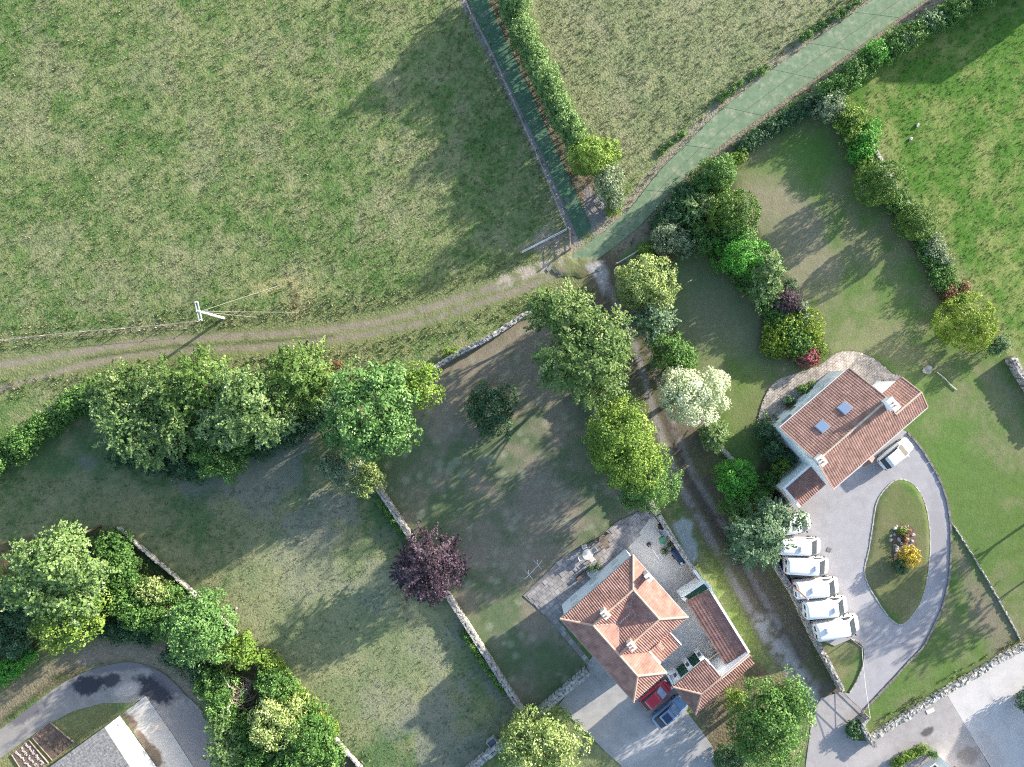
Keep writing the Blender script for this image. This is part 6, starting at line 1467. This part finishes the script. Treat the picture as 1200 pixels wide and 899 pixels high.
for (u, v, lab) in ((786, 638, 'small dark potted plant above the covered trailer'), (779, 646, 'small dark potted plant in front of the covered trailer'), (692, 666, 'dark pot plant against the white wall of the ringed house'), (701, 664, 'second dark pot plant against the white wall by the door')):
    t = plant('pot_plant', lab, 'pot plant', [(u, v, 4, 4, .75, .3)], 'dark', leaf=.12)
    MB().tube([(0, 0, 0), (0, 0, .34)], [.16, .22], 12).build('pot', M['terracotta'], t)
t = thing('planter_box', 'long dark planter with plants beside the patio door of the ringed house', 'planter', P(681, 674), R(41))
MB().box((0, 0, .18), (1.3, .4, .4)).build('box', M['black_plastic'], t); MB().box((0, 0, .37), (1.2, .32, .06)).build('soil', M['soil'], t)
t = thing('door_ramp', 'pale concrete step outside the patio door of the ringed house', 'step', P(694, 670), R(41))
MB().box((0, 0, .06), (1.3, 1.0, .16)).build('tread', M['coping'], t); MB().box((0, -.35, .2), (1.1, .4, .14)).build('riser', M['coping'], t)
# rocks
def rock(name, label, u, v, sz, mat, group=None, seed=0, zz=0.0):
    rng = random.Random(seed); o = MB().ball((0, 0, sz[2] * .35), sz, 9, 6, rng, .14).build(name, mat)
    p = P(u, v); o.location = (p.x, p.y, zz); o.rotation_euler = (0, 0, rng.uniform(0, 3)); return tag(o, label, 'rock', group)
rock('boulder', 'flat pale boulder on the lawn behind the tiled wing', 1086, 433, (.62, .5, .3), M['pale_stone'], None, 2)
rock('boulder', 'pale limestone lump lying in the bright meadow grass', 1075, 147, (.28, .18, .13), M['pale_stone'], 'limestone lumps in the meadow', 3)
rock('boulder', 'pale limestone lump lying in the bright meadow grass', 1067, 163, (.26, .18, .12), M['pale_stone'], 'limestone lumps in the meadow', 4)
rng = random.Random(11)
for k in range(30):
    an = 6.283 * k / 30; uu = 1057 + math.cos(an) * 12.5 + rng.uniform(-2, 2); vv = 631 + math.sin(an) * 15 + rng.uniform(-2, 2)
    if k % 3 == 0: uu = 1055 + rng.uniform(-9, 9); vv = 632 + rng.uniform(-12, 14)
    s = rng.uniform(.16, .30)
    rock('rockery_stone', 'grey and white rockery stone on the driveway island', uu, vv, (s, s * .8, s * .8), M['pale_stone'] if rng.random() < .25 else M['stone'], 'rockery stones on the driveway island', 20 + k, .06)
sheet('rockery_bed', PX(smooth_closed([(1045, 630), (1050, 616), (1060, 614), (1072, 622), (1073, 640), (1066, 660), (1060, 672), (1050, 668), (1046, 650)], 4)), .185, M['soil'])
for (u, v, lab) in ((700, 630, 'a'), ):
    pass
t = thing('garden_hose', 'pale hose lying across the lawn beside the flat boulder', 'hose', P(1098, 436))
e = P(1121, 457) - P(1098, 436); MB().tube([(0, 0, .02), (e.x * .35 + .1, e.y * .35, .02), (e.x * .7 - .05, e.y * .7, .02), (e.x, e.y, .02)], .045, 6).build('hose', M['coping'], t)
t = thing('old_gatepost', 'grey wooden gatepost leaning in the paddock by the thin wall', 'post', P(249, 697)); 
MB().tube([(0, 0, -.2), (.55, .62, 1.5)], [.13, .11], 8).build('post', M['wood'], t); MB().bar((.45, .5, 1.3), (1.05, 1.15, 1.25), .14, .12).build('rail', M['wood'], t)
rock('boulder', 'small pale stone in the paddock grass near the leaning gatepost', 277, 713, (.18, .14, .14), M['pale_stone'], None, 71)
# dead brushwood heap
rng = random.Random(77); t = thing('brushwood_heap', 'grey brown heap of dead branches in the thicket', 'brushwood', P(282, 808))
mb = MB()
for k in range(230):
    a = rng.uniform(0, 6.283); r_ = rng.uniform(0, 1.9) ; z0 = rng.uniform(.3, 2.6) * (1 - r_ / 3); b = a + rng.uniform(1.0, 2.2)
    p0 = Vector((math.cos(a) * r_, math.sin(a) * r_, z0)); l = rng.uniform(.5, 1.5)
    d = Vector((math.cos(b), math.sin(b), rng.uniform(-.3, .35)))
    p1 = p0 + d * l * .5 + Vector((rng.uniform(-.15, .15), rng.uniform(-.15, .15), .1)); p2 = p0 + d * l
    mb.tube([p0, p1, p2], [.035, .025, .012], 5)
tag(mb.build('twigs', M['dead_wood'], t, recalc=False), kind='stuff')
for k, (a, l) in enumerate(((1.9, 2.6), (4.3, 2.4), (.6, 2.0))):
    MB().tube([(0, 0, .2), (math.cos(a) * l * .5, math.sin(a) * l * .5, 2.2), (math.cos(a) * l, math.sin(a) * l, 2.6)], [.11, .08, .03], 7).build('bough', M['bark_pale'], t)
MB().tube([(0, 0, -.1), (0, 0, 1.0), (-.3, -.8, 2.9), (.1, -1.3, 3.1)], [.2, .15, .10, .03], 7).build('bough', M['bark_pale'], t)
# vegetable beds
def bed(label, quad_px, seed):
    rng = random.Random(seed); q = [P(*p) for p in quad_px]; c = sum(q, Vector()) / 4; t = thing('vegetable_bed', label, 'vegetable bed', c)
    q = [p - c for p in q]; MB().prism([(p.x, p.y) for p in q], -.1, .05).build('soil', M['soil'], t)
    e1 = q[1] - q[0]; e2 = q[3] - q[0]
    mb = MB()
    for r_ in range(3):
        for k in range(16):
            p = q[0] + e1 * ((k + rng.random()) / 16) + e2 * (.2 + .28 * r_ + rng.uniform(-.04, .04))
            mb.box((p.x, p.y, .06), (rng.uniform(.15, .4), rng.uniform(.1, .2), .08), rng.uniform(0, 3), jit=.2, rng=rng)
    tag(mb.build('clods', M['chalk' if seed % 2 else 'soil'], t, recalc=False), kind='stuff')
    for a, b in ((0, 1), (1, 2), (2, 3), (3, 0)): MB().bar((q[a].x, q[a].y, .04), (q[b].x, q[b].y, .04), .06, .16).build('edging_board', M['wood'], t)
bed('larger bare soil vegetable bed beside the slate bungalow', [(58.5, 846), (87, 870), (62, 891), (38, 864)], 2)
bed('bare soil vegetable bed dressed with pale mulch by the curving lane', [(34, 867), (57, 894), (32, 912), (14, 884)], 3)
# drain covers and small plates
for (u, v, w, h, a, lab, m_) in ((971.5, 644, .5, .42, -20, 'square drain cover in the grey driveway', M['kerb_dark']), (782, 777, .6, .5, 40, 'square grey drain cover in the yard', M['lead']), (1090, 833, .9, .45, 25, 'pale rectangular slab lying beside the rubble wall', M['coping'])):
    p = P(u, v); o = MB().box((0, 0, .02), (w, h, .05)).build('drain_cover' if 'drain' in lab else 'loose_slab', m_); o.location = (p.x, p.y, .016); o.rotation_euler = (0, 0, R(a)); tag(o, lab, 'cover' if 'drain' in lab else 'slab')
print('LEAVES', TOTAL[0])
